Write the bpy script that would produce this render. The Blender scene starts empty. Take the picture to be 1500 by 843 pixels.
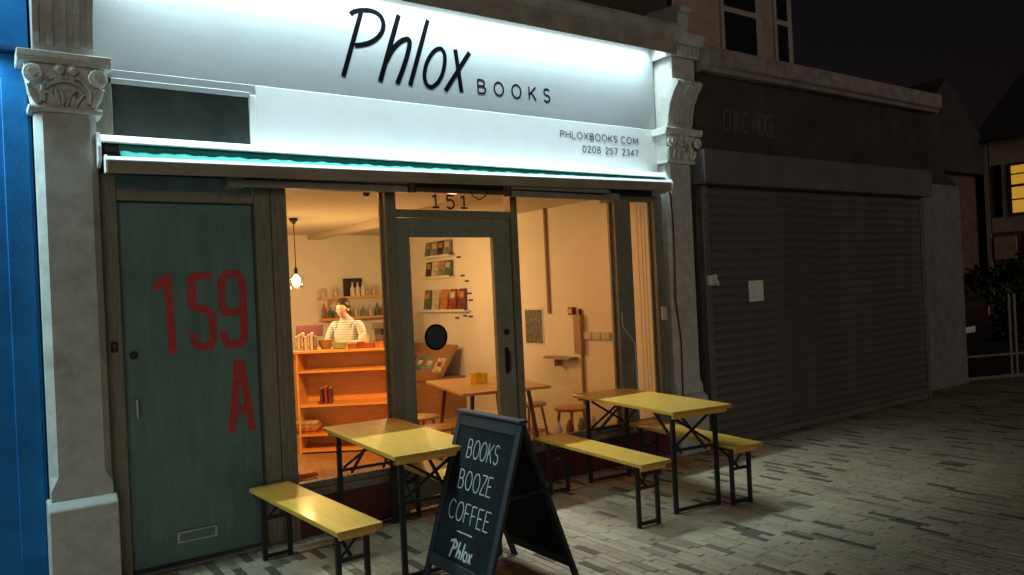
import bpy, bmesh, math, random
from math import sin, cos, pi, radians
from mathutils import Vector, Matrix
random.seed(7)
S = bpy.context.scene
COL = S.collection

# ------------------------------------------------------------------ camera
YAW, PITCH, ROLL, FPX, CAMZ = 0.61341, 0.00337, -0.04710, 1139.2, 1.68
_f = Vector((sin(YAW)*cos(PITCH), cos(YAW)*cos(PITCH), sin(PITCH)))
_r = Vector((cos(YAW), -sin(YAW), 0.0)); _u = _r.cross(_f)
RT = _r*cos(ROLL) + _u*sin(ROLL); UP = -_r*sin(ROLL) + _u*cos(ROLL)
cam_d = bpy.data.cameras.new('camera'); cam = bpy.data.objects.new('camera', cam_d); COL.objects.link(cam)
cam.matrix_world = Matrix(((RT.x, UP.x, -_f.x, 0), (RT.y, UP.y, -_f.y, 0), (RT.z, UP.z, -_f.z, CAMZ), (0, 0, 0, 1)))
cam_d.sensor_width = 36; cam_d.lens = FPX*36/1500; cam_d.clip_start = .05; cam_d.clip_end = 1000
S.camera = cam
def ray(px, py): return RT*((px-750)/FPX) - UP*((py-421.5)/FPX) + _f
def on_y(px, py, Y): r = ray(px, py); t = Y/r.y; return Vector((r.x*t, Y, CAMZ+r.z*t))
def on_x(px, py, X): r = ray(px, py); t = X/r.x; return Vector((X, r.y*t, CAMZ+r.z*t))

# ------------------------------------------------------------------ night sky, faint street light, exposure
W = bpy.data.worlds.new('World'); S.world = W; W.use_nodes = True
nt = W.node_tree; nt.nodes.clear()
SUN_EL, SUN_AZ = radians(6.5), radians(198)           # azimuth of the light, from behind the camera
sky = nt.nodes.new('ShaderNodeTexSky'); sky.sky_type = 'NISHITA'; sky.sun_disc = False
sky.sun_elevation = SUN_EL; sky.sun_rotation = SUN_AZ; sky.air_density = 1; sky.dust_density = 3
tint = nt.nodes.new('ShaderNodeMix'); tint.data_type = 'RGBA'; tint.blend_type = 'MULTIPLY'; tint.inputs[0].default_value = 1
tint.inputs[7].default_value = (1.0, .55, .60, 1)
bg = nt.nodes.new('ShaderNodeBackground'); bg.inputs[1].default_value = .0036
out = nt.nodes.new('ShaderNodeOutputWorld')
nt.links.new(sky.outputs[0], tint.inputs[6]); nt.links.new(tint.outputs[2], bg.inputs[0]); nt.links.new(bg.outputs[0], out.inputs[0])
sl = bpy.data.lights.new('sun', 'SUN'); sl.energy = .42; sl.angle = radians(24); sl.color = (1, .92, .77)
sun = bpy.data.objects.new('sun', sl); COL.objects.link(sun)
_sd = Vector((sin(SUN_AZ)*cos(SUN_EL), cos(SUN_AZ)*cos(SUN_EL), sin(SUN_EL)))
sun.rotation_euler = _sd.to_track_quat('Z', 'Y').to_euler()
S.view_settings.view_transform = 'Standard'; S.view_settings.look = 'None'; S.view_settings.gamma = 1; S.view_settings.exposure = 0
S.view_settings.use_curve_mapping = False

# ------------------------------------------------------------------ materials
MATS = {}
def mat(name, col, rough=.6, metal=0, var=.12, scale=8, bump=0, bscale=60, col2=None, stretch=(1, 1, 1), spec=.5, coat=0, emit=None, estr=0, island=False, dirt=0):
    m = bpy.data.materials.new(name); m.use_nodes = True; MATS[name] = m
    t = m.node_tree; N = t.nodes; L = t.links; b = N['Principled BSDF']
    b.inputs['Roughness'].default_value = rough; b.inputs['Metallic'].default_value = metal
    b.inputs['Specular IOR Level'].default_value = spec; b.inputs['Coat Weight'].default_value = coat; b.inputs['Coat Roughness'].default_value = .12
    tc = N.new('ShaderNodeTexCoord'); mp = N.new('ShaderNodeMapping'); mp.inputs['Scale'].default_value = stretch
    L.new(tc.outputs['Object'], mp.inputs[0])
    nz = N.new('ShaderNodeTexNoise'); nz.inputs['Scale'].default_value = scale; nz.inputs['Detail'].default_value = 6; nz.inputs['Roughness'].default_value = .65
    L.new(mp.outputs[0], nz.inputs['Vector'])
    cr = N.new('ShaderNodeValToRGB'); c2 = col2 or tuple(c*(1-2.2*var) for c in col)
    cr.color_ramp.elements[0].position = .32; cr.color_ramp.elements[1].position = .68
    cr.color_ramp.elements[0].color = (*c2, 1); cr.color_ramp.elements[1].color = (*[c*(1+var) for c in col], 1)
    L.new(nz.outputs[0], cr.inputs[0]); last = cr.outputs[0]
    if dirt:
        n2 = N.new('ShaderNodeTexNoise'); n2.inputs['Scale'].default_value = 1.7; n2.inputs['Detail'].default_value = 9; n2.inputs['Roughness'].default_value = .75
        L.new(tc.outputs['Object'], n2.inputs['Vector'])
        r2 = N.new('ShaderNodeValToRGB'); r2.color_ramp.elements[0].position = .5; r2.color_ramp.elements[1].position = .72
        mx = N.new('ShaderNodeMix'); mx.data_type = 'RGBA'; mx.blend_type = 'MULTIPLY'; mx.inputs[7].default_value = (1-dirt, 1-dirt*1.1, 1-dirt*1.2, 1)
        L.new(n2.outputs[0], r2.inputs[0]); L.new(r2.outputs[0], mx.inputs[0]); L.new(last, mx.inputs[6]); last = mx.outputs[2]
    if island:
        oi = N.new('ShaderNodeObjectInfo'); ge = N.new('ShaderNodeNewGeometry'); ad = N.new('ShaderNodeMath'); fr = N.new('ShaderNodeMath'); fr.operation = 'FRACT'
        L.new(oi.outputs['Random'], ad.inputs[0]); L.new(ge.outputs['Random Per Island'], ad.inputs[1]); L.new(ad.outputs[0], fr.inputs[0])
        r3 = N.new('ShaderNodeValToRGB'); r3.color_ramp.interpolation = 'CONSTANT'
        els = island; e = r3.color_ramp.elements
        e[0].position = 0; e[0].color = (*els[0][1], 1); e[1].position = els[1][0]; e[1].color = (*els[1][1], 1)
        for p, c in els[2:]: q = e.new(p); q.color = (*c, 1)
        mx = N.new('ShaderNodeMix'); mx.data_type = 'RGBA'; mx.blend_type = 'MULTIPLY'; mx.inputs[0].default_value = 1
        L.new(fr.outputs[0], r3.inputs[0]); L.new(r3.outputs[0], mx.inputs[6]); L.new(last, mx.inputs[7]); last = mx.outputs[2]
    L.new(last, b.inputs['Base Color'])
    if bump:
        bz = N.new('ShaderNodeTexNoise'); bz.inputs['Scale'].default_value = bscale; bz.inputs['Detail'].default_value = 5
        L.new(mp.outputs[0], bz.inputs['Vector'])
        bp = N.new('ShaderNodeBump'); bp.inputs['Strength'].default_value = bump; bp.inputs['Distance'].default_value = .01
        L.new(bz.outputs[0], bp.inputs['Height']); L.new(bp.outputs[0], b.inputs['Normal'])
    if emit: b.inputs['Emission Color'].default_value = (*emit, 1); b.inputs['Emission Strength'].default_value = estr
    return m

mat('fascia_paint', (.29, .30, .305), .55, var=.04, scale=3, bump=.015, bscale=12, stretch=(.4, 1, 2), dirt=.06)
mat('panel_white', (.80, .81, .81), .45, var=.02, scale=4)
mat('cornice_paint', (.30, .28, .24), .7, var=.15, scale=6, bump=.2, dirt=.3)
mat('plaster', (.42, .41, .38), .8, var=.10, scale=9, bump=.12, bscale=30, dirt=.25)
mat('capital_stone', (.55, .54, .50), .75, var=.10, scale=14, bump=.3, bscale=50, dirt=.3)
mat('frame_paint', (.19, .175, .135), .5, var=.15, scale=14, bump=.15, stretch=(4, 4, .6), dirt=.3)
mat('door_frame_paint', (.20, .215, .175), .45, var=.10, scale=12, bump=.1, dirt=.25)
mat('teal_door', (.095, .19, .18), .5, var=.10, scale=6, bump=.1, stretch=(3, 3, .5), dirt=.25)
mat('red_paint', (.42, .035, .04), .5, var=.12, scale=20)
mat('maroon_paint', (.09, .018, .018), .5, var=.15, scale=10, dirt=.3)
mat('blue_paint', (.005, .13, .36), .6, spec=.2, var=.10, scale=5, bump=.1, dirt=.2)
mat('blue_dark', (.008, .06, .2), .4, var=.1, scale=5)
mat('ink', (.004, .004, .005), 1, var=.1, spec=0)
mat('ink_grey', (.05, .06, .07), 1, var=.1, spec=0)
mat('gold_number', (.05, .035, .02), .4, var=.1)
mat('awning_white', (.78, .80, .80), .35, var=.03, scale=6)
mat('rail_face', (.27, .24, .18), .6, var=.12, scale=5, stretch=(.5, 2, 2), dirt=.2)
mat('awning_dark', (.03, .03, .035), .6)
mat('awning_arm', (.22, .21, .19), .5, var=.1)
mat('teal_fabric', (.03, .33, .28), .85, var=.10, scale=60, bump=.4, bscale=200)
mat('pine', (.54, .305, .042), .42, var=.05, scale=5, stretch=(14, .9, 14), col2=(.42, .225, .026), bump=.12, bscale=10, coat=.25, dirt=.25)
mat('pine_edge', (.58, .34, .07), .45, var=.08, scale=6, stretch=(10, 1, 10))
mat('black_metal', (.012, .012, .012), .42, var=.1, scale=20, spec=.4)
mat('chalk_frame', (.016, .019, .023), .6, var=.25, scale=20, bump=.15, stretch=(1, 4, 4))
mat('chalkboard', (.006, .010, .013), .75, var=.35, scale=5, spec=.2)
mat('chalk', (.46, .46, .45), .9, var=.15, scale=60)
mat('steel_arm', (.45, .45, .43), .35, metal=.7)
mat('shutter_steel', (.22, .22, .21), .34, metal=.6, var=.12, scale=4, stretch=(.4, 3, 3), bump=.06, dirt=.25)
mat('shutter_box', (.115, .11, .105), .5, var=.1, scale=3, dirt=.25)
mat('dark_fascia', (.055, .04, .036), .6, var=.2, scale=3, dirt=.2)
mat('dim_letter', (.10, .09, .085), .6, var=.2)
mat('coping', (.25, .21, .195), .85, var=.15, scale=7, bump=.4, dirt=.3)
mat('render_pink', (.33, .23, .19), .85, var=.12, scale=5, bump=.3, dirt=.25)
mat('window_paint', (.30, .27, .24), .5, var=.08)
mat('dirty_glass', (.05, .065, .06), .3, var=.2, scale=4, dirt=.3)
mat('dark_glass', (.012, .013, .016), .06, var=.1, spec=.6)
mat('pier_render', (.165, .165, .16), .85, var=.12, scale=6, bump=.35, dirt=.3)
mat('paver', (1.04, .98, .90), .72, var=.10, scale=22, bump=.3, bscale=90, island=[(0, (.335, .272, .196)), (.20, (.31, .25, .18)), (.38, (.36, .295, .215)), (.55, (.325, .262, .19)), (.67, (.285, .225, .157)), (.78, (.345, .272, .185)), (.84, (.21, .163, .112)), (.90, (.085, .068, .05)), (.965, (.13, .102, .073))])
mat('joint_sand', (.10, .09, .075), .95, var=.25, scale=40)
mat('asphalt', (.05, .05, .05), .9, var=.2, scale=30, bump=.4, bscale=120)
mat('interior_wall', (.74, .70, .62), .8, var=.03, scale=2, bump=.05)
mat('ceiling_paint', (.50, .44, .34), .85, var=.02)
mat('floor_board', (.34, .20, .10), .5, var=.15, scale=5, stretch=(8, 1, 1))
mat('plywood', (.74, .40, .12), .45, var=.06, scale=4, stretch=(1.2, 1.2, 9), col2=(.64, .32, .085))
mat('table_wood', (.58, .38, .19), .4, var=.08, scale=4, stretch=(9, 1, 1))
mat('stool_wood', (.45, .26, .11), .45, var=.1, scale=8)
mat('display_wood', (.33, .17, .07), .5, var=.12, scale=6, stretch=(6, 1, 6))
mat('plum', (.10, .02, .03), .5)
mat('yellow_card', (.85, .62, .02), .4, var=.04)
mat('paper', (.62, .60, .55), .8, var=.04)
mat('poster_ink', (.16, .16, .15), .7, var=.35, scale=30)
mat('grey_plastic', (.48, .47, .43), .5, var=.05)
mat('conduit', (.35, .26, .17), .6)
mat('red_plastic', (.30, .02, .02), .4)
mat('brick_dark', (.17, .10, .08), .9, var=.2, scale=12, bump=.3)
mat('skin', (.62, .40, .30), .5, var=.04)
mat('hair', (.025, .016, .012), .5, var=.2, scale=60)
mat('trousers', (.03, .035, .05), .8)
mat('leaf', (.045, .07, .025), .6, var=.3, scale=3, island=[(0, (.045, .07, .025)), (.3, (.03, .05, .02)), (.6, (.07, .09, .03)), (.85, (.10, .08, .04))])
mat('hedge_leaf', (1, 1, 1), .6, var=.2, scale=3, island=[(0, (.03, .05, .02)), (.3, (.02, .035, .015)), (.6, (.05, .065, .025)), (.85, (.035, .04, .02))])
mat('bark', (.08, .055, .04), .9)
mat('terracotta', (.36, .13, .06), .7)
mat('cream_ceramic', (.72, .66, .55), .3)
mat('green_bowl', (.30, .42, .20), .4)
mat('brown_jar', (.35, .10, .035), .35)
mat('clear_jar', (.55, .47, .34), .2)
mat('machine_metal', (.30, .29, .27), .3, metal=.6)
mat('car_paint', (.035, .02, .022), .25, var=.05, coat=.6)
mat('tyre', (.015, .015, .015), .8)
mat('tail_light', (.10, .012, .012), .2)
mat('plate', (.75, .72, .62), .5)
mat('house_render', (.34, .27, .20), .9, var=.12, scale=2, dirt=.2)
mat('house_brick', (.13, .075, .06), .9, var=.2, scale=5)
mat('roof_slate', (.04, .035, .04), .8, var=.2, scale=4)
mat('gate_metal', (.15, .135, .13), .5, var=.1)
mat('bulb', (.9, .7, .4), .3, emit=(1, .72, .34), estr=14)
mat('diffuser', (.9, .8, .7), .4, emit=(1, .62, .30), estr=6)
mat('led', (.9, .9, .9), .4, emit=(.80, .98, 1), estr=9)
mat('lit_curtain', (.35, .2, .03), .8, var=.15, scale=4, stretch=(1, 14, 1), emit=(1, .55, .05), estr=.42)
BOOKC = {'book_red': (.35, .05, .04), 'book_blue': (.07, .12, .22), 'book_cream': (.62, .55, .42), 'book_green': (.10, .17, .10), 'book_black': (.03, .03, .035), 'book_orange': (.55, .22, .06), 'book_grey': (.27, .26, .25), 'book_teal': (.10, .22, .22), 'book_plum': (.16, .04, .08)}
for k, c in BOOKC.items(): mat(k, c, .5, var=.3, scale=18)
# striped top
m = mat('striped_top', (.50, .54, .56), .85, var=.03); t = m.node_tree
wv = t.nodes.new('ShaderNodeTexWave'); wv.wave_type = 'BANDS'; wv.bands_direction = 'Z'; wv.inputs['Scale'].default_value = 11
tc = t.nodes.new('ShaderNodeTexCoord'); rp = t.nodes.new('ShaderNodeValToRGB'); rp.color_ramp.elements[0].position = .55; rp.color_ramp.elements[1].position = .65
rp.color_ramp.elements[0].color = (.50, .53, .55, 1); rp.color_ramp.elements[1].color = (.27, .31, .36, 1)
t.links.new(tc.outputs['Object'], wv.inputs[0]); t.links.new(wv.outputs[0], rp.inputs[0]); t.links.new(rp.outputs[0], t.nodes['Principled BSDF'].inputs['Base Color'])
# clear window glass
m = bpy.data.materials.new('clear_glass'); m.use_nodes = True; MATS['clear_glass'] = m; t = m.node_tree; t.nodes.clear()
o = t.nodes.new('ShaderNodeOutputMaterial'); mx = t.nodes.new('ShaderNodeMixShader'); tr = t.nodes.new('ShaderNodeBsdfTransparent'); gl = t.nodes.new('ShaderNodeBsdfGlossy'); lw_ = t.nodes.new('ShaderNodeLayerWeight'); lw_.inputs[0].default_value = .5; pw_ = t.nodes.new('ShaderNodeMath'); pw_.operation = 'POWER'; pw_.inputs[1].default_value = 5; fz = t.nodes.new('ShaderNodeMath'); fz.operation = 'MULTIPLY_ADD'; fz.inputs[1].default_value = .93; fz.inputs[2].default_value = .035
tr.inputs[0].default_value = (.94, .96, .95, 1); gl.inputs['Roughness'].default_value = .015; t.links.new(lw_.outputs['Facing'], pw_.inputs[0]); t.links.new(pw_.outputs[0], fz.inputs[0])
t.links.new(fz.outputs[0], mx.inputs[0]); t.links.new(tr.outputs[0], mx.inputs[1]); t.links.new(gl.outputs[0], mx.inputs[2]); t.links.new(mx.outputs[0], o.inputs[0])
# far paving, too far to tell the pieces apart
m = mat('far_paving', (.24, .21, .18), .85, var=.3, scale=9, bump=.2, stretch=(18, 4, 1))
# brick upper wall
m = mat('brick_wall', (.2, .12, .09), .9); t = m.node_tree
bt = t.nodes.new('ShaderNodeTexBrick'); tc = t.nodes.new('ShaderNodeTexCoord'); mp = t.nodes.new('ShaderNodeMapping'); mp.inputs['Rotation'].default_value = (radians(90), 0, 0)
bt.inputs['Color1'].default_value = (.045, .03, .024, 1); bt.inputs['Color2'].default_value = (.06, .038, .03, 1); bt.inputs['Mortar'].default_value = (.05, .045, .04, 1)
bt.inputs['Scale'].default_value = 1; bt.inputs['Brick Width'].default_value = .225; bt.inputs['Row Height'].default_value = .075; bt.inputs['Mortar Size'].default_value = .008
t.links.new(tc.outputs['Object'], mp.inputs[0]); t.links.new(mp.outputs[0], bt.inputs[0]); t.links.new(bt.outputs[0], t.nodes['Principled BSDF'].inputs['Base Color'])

# ------------------------------------------------------------------ helpers
def root_loc(p):
    v = Vector((0, 0, 0))
    while p: v += p.location; p = p.parent
    return v
class MB:
    def __init__(s): s.v = []; s.f = []
    def add(s, vs, fs):
        n = len(s.v); s.v += [tuple(v) for v in vs]; s.f += [tuple(i+n for i in f) for f in fs]; return s
    def box(s, x0, x1, y0, y1, z0, z1):
        v = [(x, y, z) for z in (z0, z1) for y in (y0, y1) for x in (x0, x1)]
        return s.add(v, [(0, 2, 3, 1), (4, 5, 7, 6), (0, 1, 5, 4), (2, 6, 7, 3), (0, 4, 6, 2), (1, 3, 7, 5)])
    def cbox(s, c, d, rot=None):
        R = rot or Matrix.Identity(3); c = Vector(c)
        v = [c + R @ Vector((x*d[0]/2, y*d[1]/2, z*d[2]/2)) for z in (-1, 1) for y in (-1, 1) for x in (-1, 1)]
        return s.add(v, [(0, 2, 3, 1), (4, 5, 7, 6), (0, 1, 5, 4), (2, 6, 7, 3), (0, 4, 6, 2), (1, 3, 7, 5)])
    def bar(s, a, b, w, h, up=(0, 0, 1)):
        a = Vector(a); b = Vector(b); d = b-a; L = d.length; d.normalize(); u = Vector(up)
        if abs(d.dot(u)) > .95: u = Vector((0, 1, 0))
        x = d.cross(u).normalized(); z = x.cross(d)
        R = Matrix((x, d, z)).transposed()
        return s.cbox((a+b)/2, (w, L, h), R)
    def prism(s, poly, ax, a0, a1):
        n = len(poly)
        def P(p, a): return {'x': (a, p[0], p[1]), 'y': (p[0], a, p[1]), 'z': (p[0], p[1], a)}[ax]
        v = [P(p, a0) for p in poly] + [P(p, a1) for p in poly]
        return s.add(v, [tuple(range(n))[::-1], tuple(range(n, 2*n))] + [(i, (i+1) % n, n+(i+1) % n, n+i) for i in range(n)])
    def lathe(s, prof, c, n=16, axis='z'):
        c = Vector(c); v = []; f = []
        for r, h in prof:
            for k in range(n):
                a = 2*pi*k/n; p = (r*cos(a), r*sin(a), h)
                if axis == 'y': p = (p[0], p[2], p[1])
                if axis == 'x': p = (p[2], p[0], p[1])
                v.append(c+Vector(p))
        for i in range(len(prof)-1):
            for k in range(n): f.append((i*n+k, i*n+(k+1) % n, (i+1)*n+(k+1) % n, (i+1)*n+k))
        f.append(tuple(range(n))[::-1]); f.append(tuple(range((len(prof)-1)*n, len(prof)*n)))
        return s.add(v, f)
    def tube(s, pts, r, n=8):
        pts = [Vector(p) for p in pts]; v = []; f = []
        for i, p in enumerate(pts):
            d = (pts[min(i+1, len(pts)-1)]-pts[max(i-1, 0)]).normalized()
            u = Vector((0, 0, 1)) if abs(d.z) < .9 else Vector((1, 0, 0))
            x = d.cross(u).normalized(); y = x.cross(d); rr = r[i] if isinstance(r, (list, tuple)) else r
            v += [p+(x*cos(2*pi*k/n)+y*sin(2*pi*k/n))*rr for k in range(n)]
        for i in range(len(pts)-1):
            for k in range(n): f.append((i*n+k, i*n+(k+1) % n, (i+1)*n+(k+1) % n, (i+1)*n+k))
        f.append(tuple(range(n))[::-1]); f.append(tuple(range((len(pts)-1)*n, len(pts)*n)))
        return s.add(v, f)
    def mesh(s, name, off=Vector((0, 0, 0))):
        me = bpy.data.meshes.new(name); me.from_pydata([tuple(Vector(v)-off) for v in s.v], [], s.f)
        bm = bmesh.new(); bm.from_mesh(me); bmesh.ops.recalc_face_normals(bm, faces=bm.faces); bm.to_mesh(me); bm.free()
        return me
    def build(s, name, material, parent=None, bevel=0, smooth=False, seg=1):
        me = s.mesh(name, root_loc(parent)); me.materials.append(MATS[material])
        o = bpy.data.objects.new(name, me); COL.objects.link(o); o.parent = parent
        if smooth:
            me.polygons.foreach_set('use_smooth', [True]*len(me.polygons)); me.set_sharp_from_angle(angle=radians(40))
        if bevel:
            b = o.modifiers.new('bevel', 'BEVEL'); b.width = bevel; b.segments = seg; b.limit_method = 'ANGLE'; b.angle_limit = radians(35)
        return o
def tag(o, label, cat, group=None):
    o['label'] = label; o['category'] = cat
    if group: o['group'] = group
    return o
def thing(name, label, cat, loc=(0, 0, 0), group=None):
    o = bpy.data.objects.new(name, None); COL.objects.link(o); o.location = loc; o.empty_display_size = .1
    return tag(o, label, cat, group)
def structure(o): o['kind'] = 'structure'; return o
def copy_tree(o, parent=None):
    c = o.copy(); COL.objects.link(c); c.parent = parent
    for ch in o.children: copy_tree(ch, c)
    return c
def B(name, material, parent, *a, bevel=0): return MB().box(*a).build(name, material, parent, bevel=bevel)

# stroke lettering -------------------------------------------------
def arc(cx, cy, rx, ry, a0, a1, n=10): return [(cx+rx*cos(radians(a0+(a1-a0)*i/n)), cy+ry*sin(radians(a0+(a1-a0)*i/n))) for i in range(n+1)]
def ell(cx, cy, rx, ry): return arc(cx, cy, rx, ry, 0, 360, 20)[:-1] + ['close']
G = {
 'B': (.52, [[(0, 0), (0, 1), (.26, 1)] + arc(.26, .77, .2, .23, 90, -90, 8)[1:] + [(0, .54)], [(.02, .54), (.28, .54)] + arc(.28, .27, .24, .27, 90, -90, 8)[1:] + [(0, 0)]]),
 'O': (.66, [ell(.33, .5, .33, .5)]), 'K': (.52, [[(0, 0), (0, 1)], [(.5, 1), (.03, .42)], [(.16, .58), (.52, 0)]]),
 'S': (.46, [arc(.23, .75, .22, .25, 30, 250, 10) + arc(.22, .25, .23, .25, 80, -150, 10)]),
 'P': (.48, [[(0, 0), (0, 1), (.22, 1)] + arc(.22, .73, .25, .27, 90, -90, 8)[1:] + [(0, .46)]]),
 'H': (.56, [[(0, 0), (0, 1)], [(.56, 0), (.56, 1)], [(.02, .52), (.54, .52)]]), 'L': (.42, [[(0, 1), (0, 0), (.42, 0)]]),
 'X': (.54, [[(0, 0), (.54, 1)], [(0, 1), (.54, 0)]]), '.': (.08, [[(.04, 0), (.04, .09)]]), ' ': (.3, []),
 'C': (.60, [arc(.34, .5, .34, .5, 48, 312, 14)]), 'M': (.72, [[(0, 0), (.06, 1), (.36, .2), (.66, 1), (.72, 0)]]),
 'Z': (.5, [[(0, 1), (.5, 1), (0, 0), (.5, 0)]]), 'E': (.44, [[(.44, 1), (0, 1), (0, 0), (.44, 0)], [(.02, .52), (.38, .52)]]), 'F': (.44, [[(.44, 1), (0, 1), (0, 0)], [(.02, .52), (.38, .52)]]),
 'A': (.6, [[(0, 0), (.3, 1), (.6, 0)], [(.1, .3), (.5, .3)]]), 'N': (.56, [[(0, 0), (0, 1), (.56, 0), (.56, 1)]]), 'I': (.06, [[(.03, 0), (.03, 1)]]),
 'R': (.5, [[(0, 0), (0, 1), (.22, 1)] + arc(.22, .74, .24, .26, 90, -90, 8)[1:] + [(0, .48)], [(.2, .47), (.5, 0)]]), 'D': (.56, [[(0, 0), (0, 1), (.18, 1)] + arc(.18, .5, .38, .5, 90, -90, 12)[1:] + [(0, 0)]]),
 'G': (.64, [arc(.34, .5, .34, .5, 48, 330, 14) + [(.64, .46), (.38, .46)]]),
 '0': (.5, [ell(.25, .5, .25, .5)]), '2': (.46, [arc(.22, .76, .22, .24, 165, -30, 8) + [(0, 0), (.46, 0)]]),
 '8': (.48, [ell(.24, .76, .19, .24), ell(.24, .26, .24, .26)]), '7': (.46, [[(0, 1), (.46, 1), (.14, 0)]]),
 '3': (.44, [arc(.2, .76, .2, .24, 150, -80, 8) + arc(.2, .26, .24, .26, 80, -150, 8)]), '4': (.5, [[(.38, 0), (.38, 1), (0, .28), (.5, .28)]]),
 '5': (.46, [[(.42, 1), (.06, 1), (.02, .56)] + arc(.2, .32, .26, .32, 120, -140, 10)]), '1': (.24, [[(0, .84), (.16, 1), (.16, 0)]]),
}
def ribbon(mb, pts, w, frame, depth, lift):
    O, U, V, Nn = frame; closed = pts[-1] == 'close'
    if closed: pts = pts[:-1]
    n = len(pts); L = []; Rr = []
    P = [Vector(p) for p in pts]
    for i in range(n):
        a = P[(i-1) % n] if (closed or i > 0) else None; b = P[(i+1) % n] if (closed or i < n-1) else None
        d1 = (P[i]-a).normalized() if a is not None else None; d2 = (b-P[i]).normalized() if b is not None else None
        if d1 is None: d1 = d2
        if d2 is None: d2 = d1
        n1 = Vector((-d1.y, d1.x)); n2 = Vector((-d2.y, d2.x)); m = (n1+n2)
        if m.length < 1e-4: m = n1
        m.normalize(); k = w/2/max(.5, m.dot(n1))
        L.append(P[i]+m*k); Rr.append(P[i]-m*k)
    v = []
    for q in (L, Rr):
        for p in q: v.append(O+U*p.x+V*p.y+Nn*(lift))
    for q in (L, Rr):
        for p in q: v.append(O+U*p.x+V*p.y+Nn*(lift+depth))
    f = []; rng = range(n if closed else n-1)
    for i in rng:
        j = (i+1) % n
        f += [(2*n+i, 2*n+j, 3*n+j, 3*n+i), (i, j, 2*n+j, 2*n+i), (n+i, 3*n+i, 3*n+j, n+j), (i, n+i, n+j, j)]
    if not closed: f += [(0, 2*n, 3*n, n), (n-1, 2*n-1, 4*n-1, 3*n-1)]
    mb.add(v, f)
def letter(name, strokes, w, frame, material, parent, depth=.0006, lift=.0003):
    mb = MB(); parts = []
    for s in strokes:
        if s[-1] == 'close': parts.append(s); continue
        cur = [s[0]]
        for a, b, c in zip(s, s[1:], s[2:]):
            cur.append(b)
            if (Vector(b)-Vector(a)).normalized().dot((Vector(c)-Vector(b)).normalized()) < .35: parts.append(cur); cur = [b]
        parts.append(cur+[s[-1]])
    for i, s in enumerate(parts): ribbon(mb, s, w, frame, depth+i*.00015, lift)
    return mb.build(name, material, parent)
def text(st, frame, h, w, width, material, parent, gap=.22, name='letter', depth=.0006, hand=0, xs=1):
    O, U, V, Nn = frame
    tot = sum(G[c][0]*xs+gap for c in st)-gap; k = (width-w)/(tot*h) if width else 1
    x = w/2
    for c in st:
        gw, ss = G[c]
        if ss:
            j = (random.uniform(-hand, hand), random.uniform(-hand, hand)*.6, random.uniform(-hand, hand)*1.5)
            q = [[p if p == 'close' else ((p[0]*xs*k*h+x+j[0]*h+j[2]*(p[1]-.5)*h, (p[1]+j[1])*(h-w)+w/2)) for p in s] for s in ss]
            letter(name, q, w, frame, material, parent, depth)
        x += (gw*xs+gap)*k*h
def front(x, z, Y): return (Vector((x, Y, z)), Vector((1, 0, 0)), Vector((0, 0, 1)), Vector((0, -1, 0)))

# ================================================================== GROUND
g = structure(MB().box(-60, 120, -60, 120, -.5, -.03).build('ground', 'asphalt'))
FX0, FX1, FY0, FY1 = .2, 14.6, .4, 5.62
pave = structure(MB().box(FX0, FX1, FY0, FY1, -.028, -.0065).build('pavement', 'joint_sand'))
far = structure(MB().box(-30, FX0-.002, -8, 5.38, -.027, -.002).box(FX0, FX1, -8, FY0-.002, -.027, -.002).box(FX1+.002, 60, -8, 5.6, -.027, -.002).build('pavement', 'far_paving'))
PW, PL, JT = .0525, .205, .0035
def paver_verts(x, y, z, w, l):
    c = .0025
    v = [(x, y, -.02), (x+w, y, -.02), (x+w, y+l, -.02), (x, y+l, -.02), (x, y, z-c), (x+w, y, z-c), (x+w, y+l, z-c), (x, y+l, z-c), (x+c, y+c, z), (x+w-c, y+c, z), (x+w-c, y+l-c, z), (x+c, y+l-c, z)]
    f = [(8, 9, 10, 11)] + [(i, (i+1) % 4, 4+(i+1) % 4, 4+i) for i in range(4)] + [(4+i, 4+(i+1) % 4, 8+(i+1) % 4, 8+i) for i in range(4)]
    return v, f
cells = []
nx = int((FX1-FX0)/(PW+JT))
for i in range(nx):
    x = FX0+i*(PW+JT); y = FY0-random.choice((0, .33, .66, .5, .17))*PL
    while y < FY1-.02:
        y0 = max(y, FY0+.001); y1 = min(y+PL, FY1-.001)
        if y1-y0 > .02: cells.append((x, y0, y1-y0))
        y += PL+JT
vis = []
for c in cells:
    p = Vector((c[0]+PW/2, c[1]+c[2]/2, -CAMZ)); d = p.dot(_f); px = 750+FPX*p.dot(RT)/d; py = 421.5-FPX*p.dot(UP)/d
    if d > 1 and 560 < px < 1490 and py < 836 and c[2] > .2 and not (px < 830 and py < 835) : vis.append((d, c))
vis.sort(); single = set(c for _, c in vis[:300])
ms = []
for k in range(4):
    mb = MB(); mb.add(*paver_verts(0, 0, 0, PW, PL)); me = mb.mesh('paver'); me.materials.append(MATS['paver']); ms.append(me)
    for v in me.vertices: v.co.x += random.uniform(-.0006, .0006); v.co.y += random.uniform(-.001, .001)
rest = MB()
for c in cells:
    dz = random.uniform(-.0025, .0012)
    if c in single:
        o = bpy.data.objects.new('paver', random.choice(ms)); COL.objects.link(o); o.parent = pave; o.location = (c[0], c[1], dz)
        o.rotation_euler = (random.uniform(-.006, .006), random.uniform(-.012, .012), 0)
    else:
        v, f = paver_verts(c[0]+random.uniform(-.0006, .0006), c[1], dz, PW, c[2])
        a, b = random.uniform(-.006, .006), random.uniform(-.012, .012)
        rest.add([(p[0], p[1], p[2]+a*(p[1]-c[1]-.1)+b*(p[0]-c[0]-.026)) if p[2] > -.015 else p for p in v], f)
r = rest.build('paver_field', 'paver', pave); r['kind'] = 'stuff'

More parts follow.
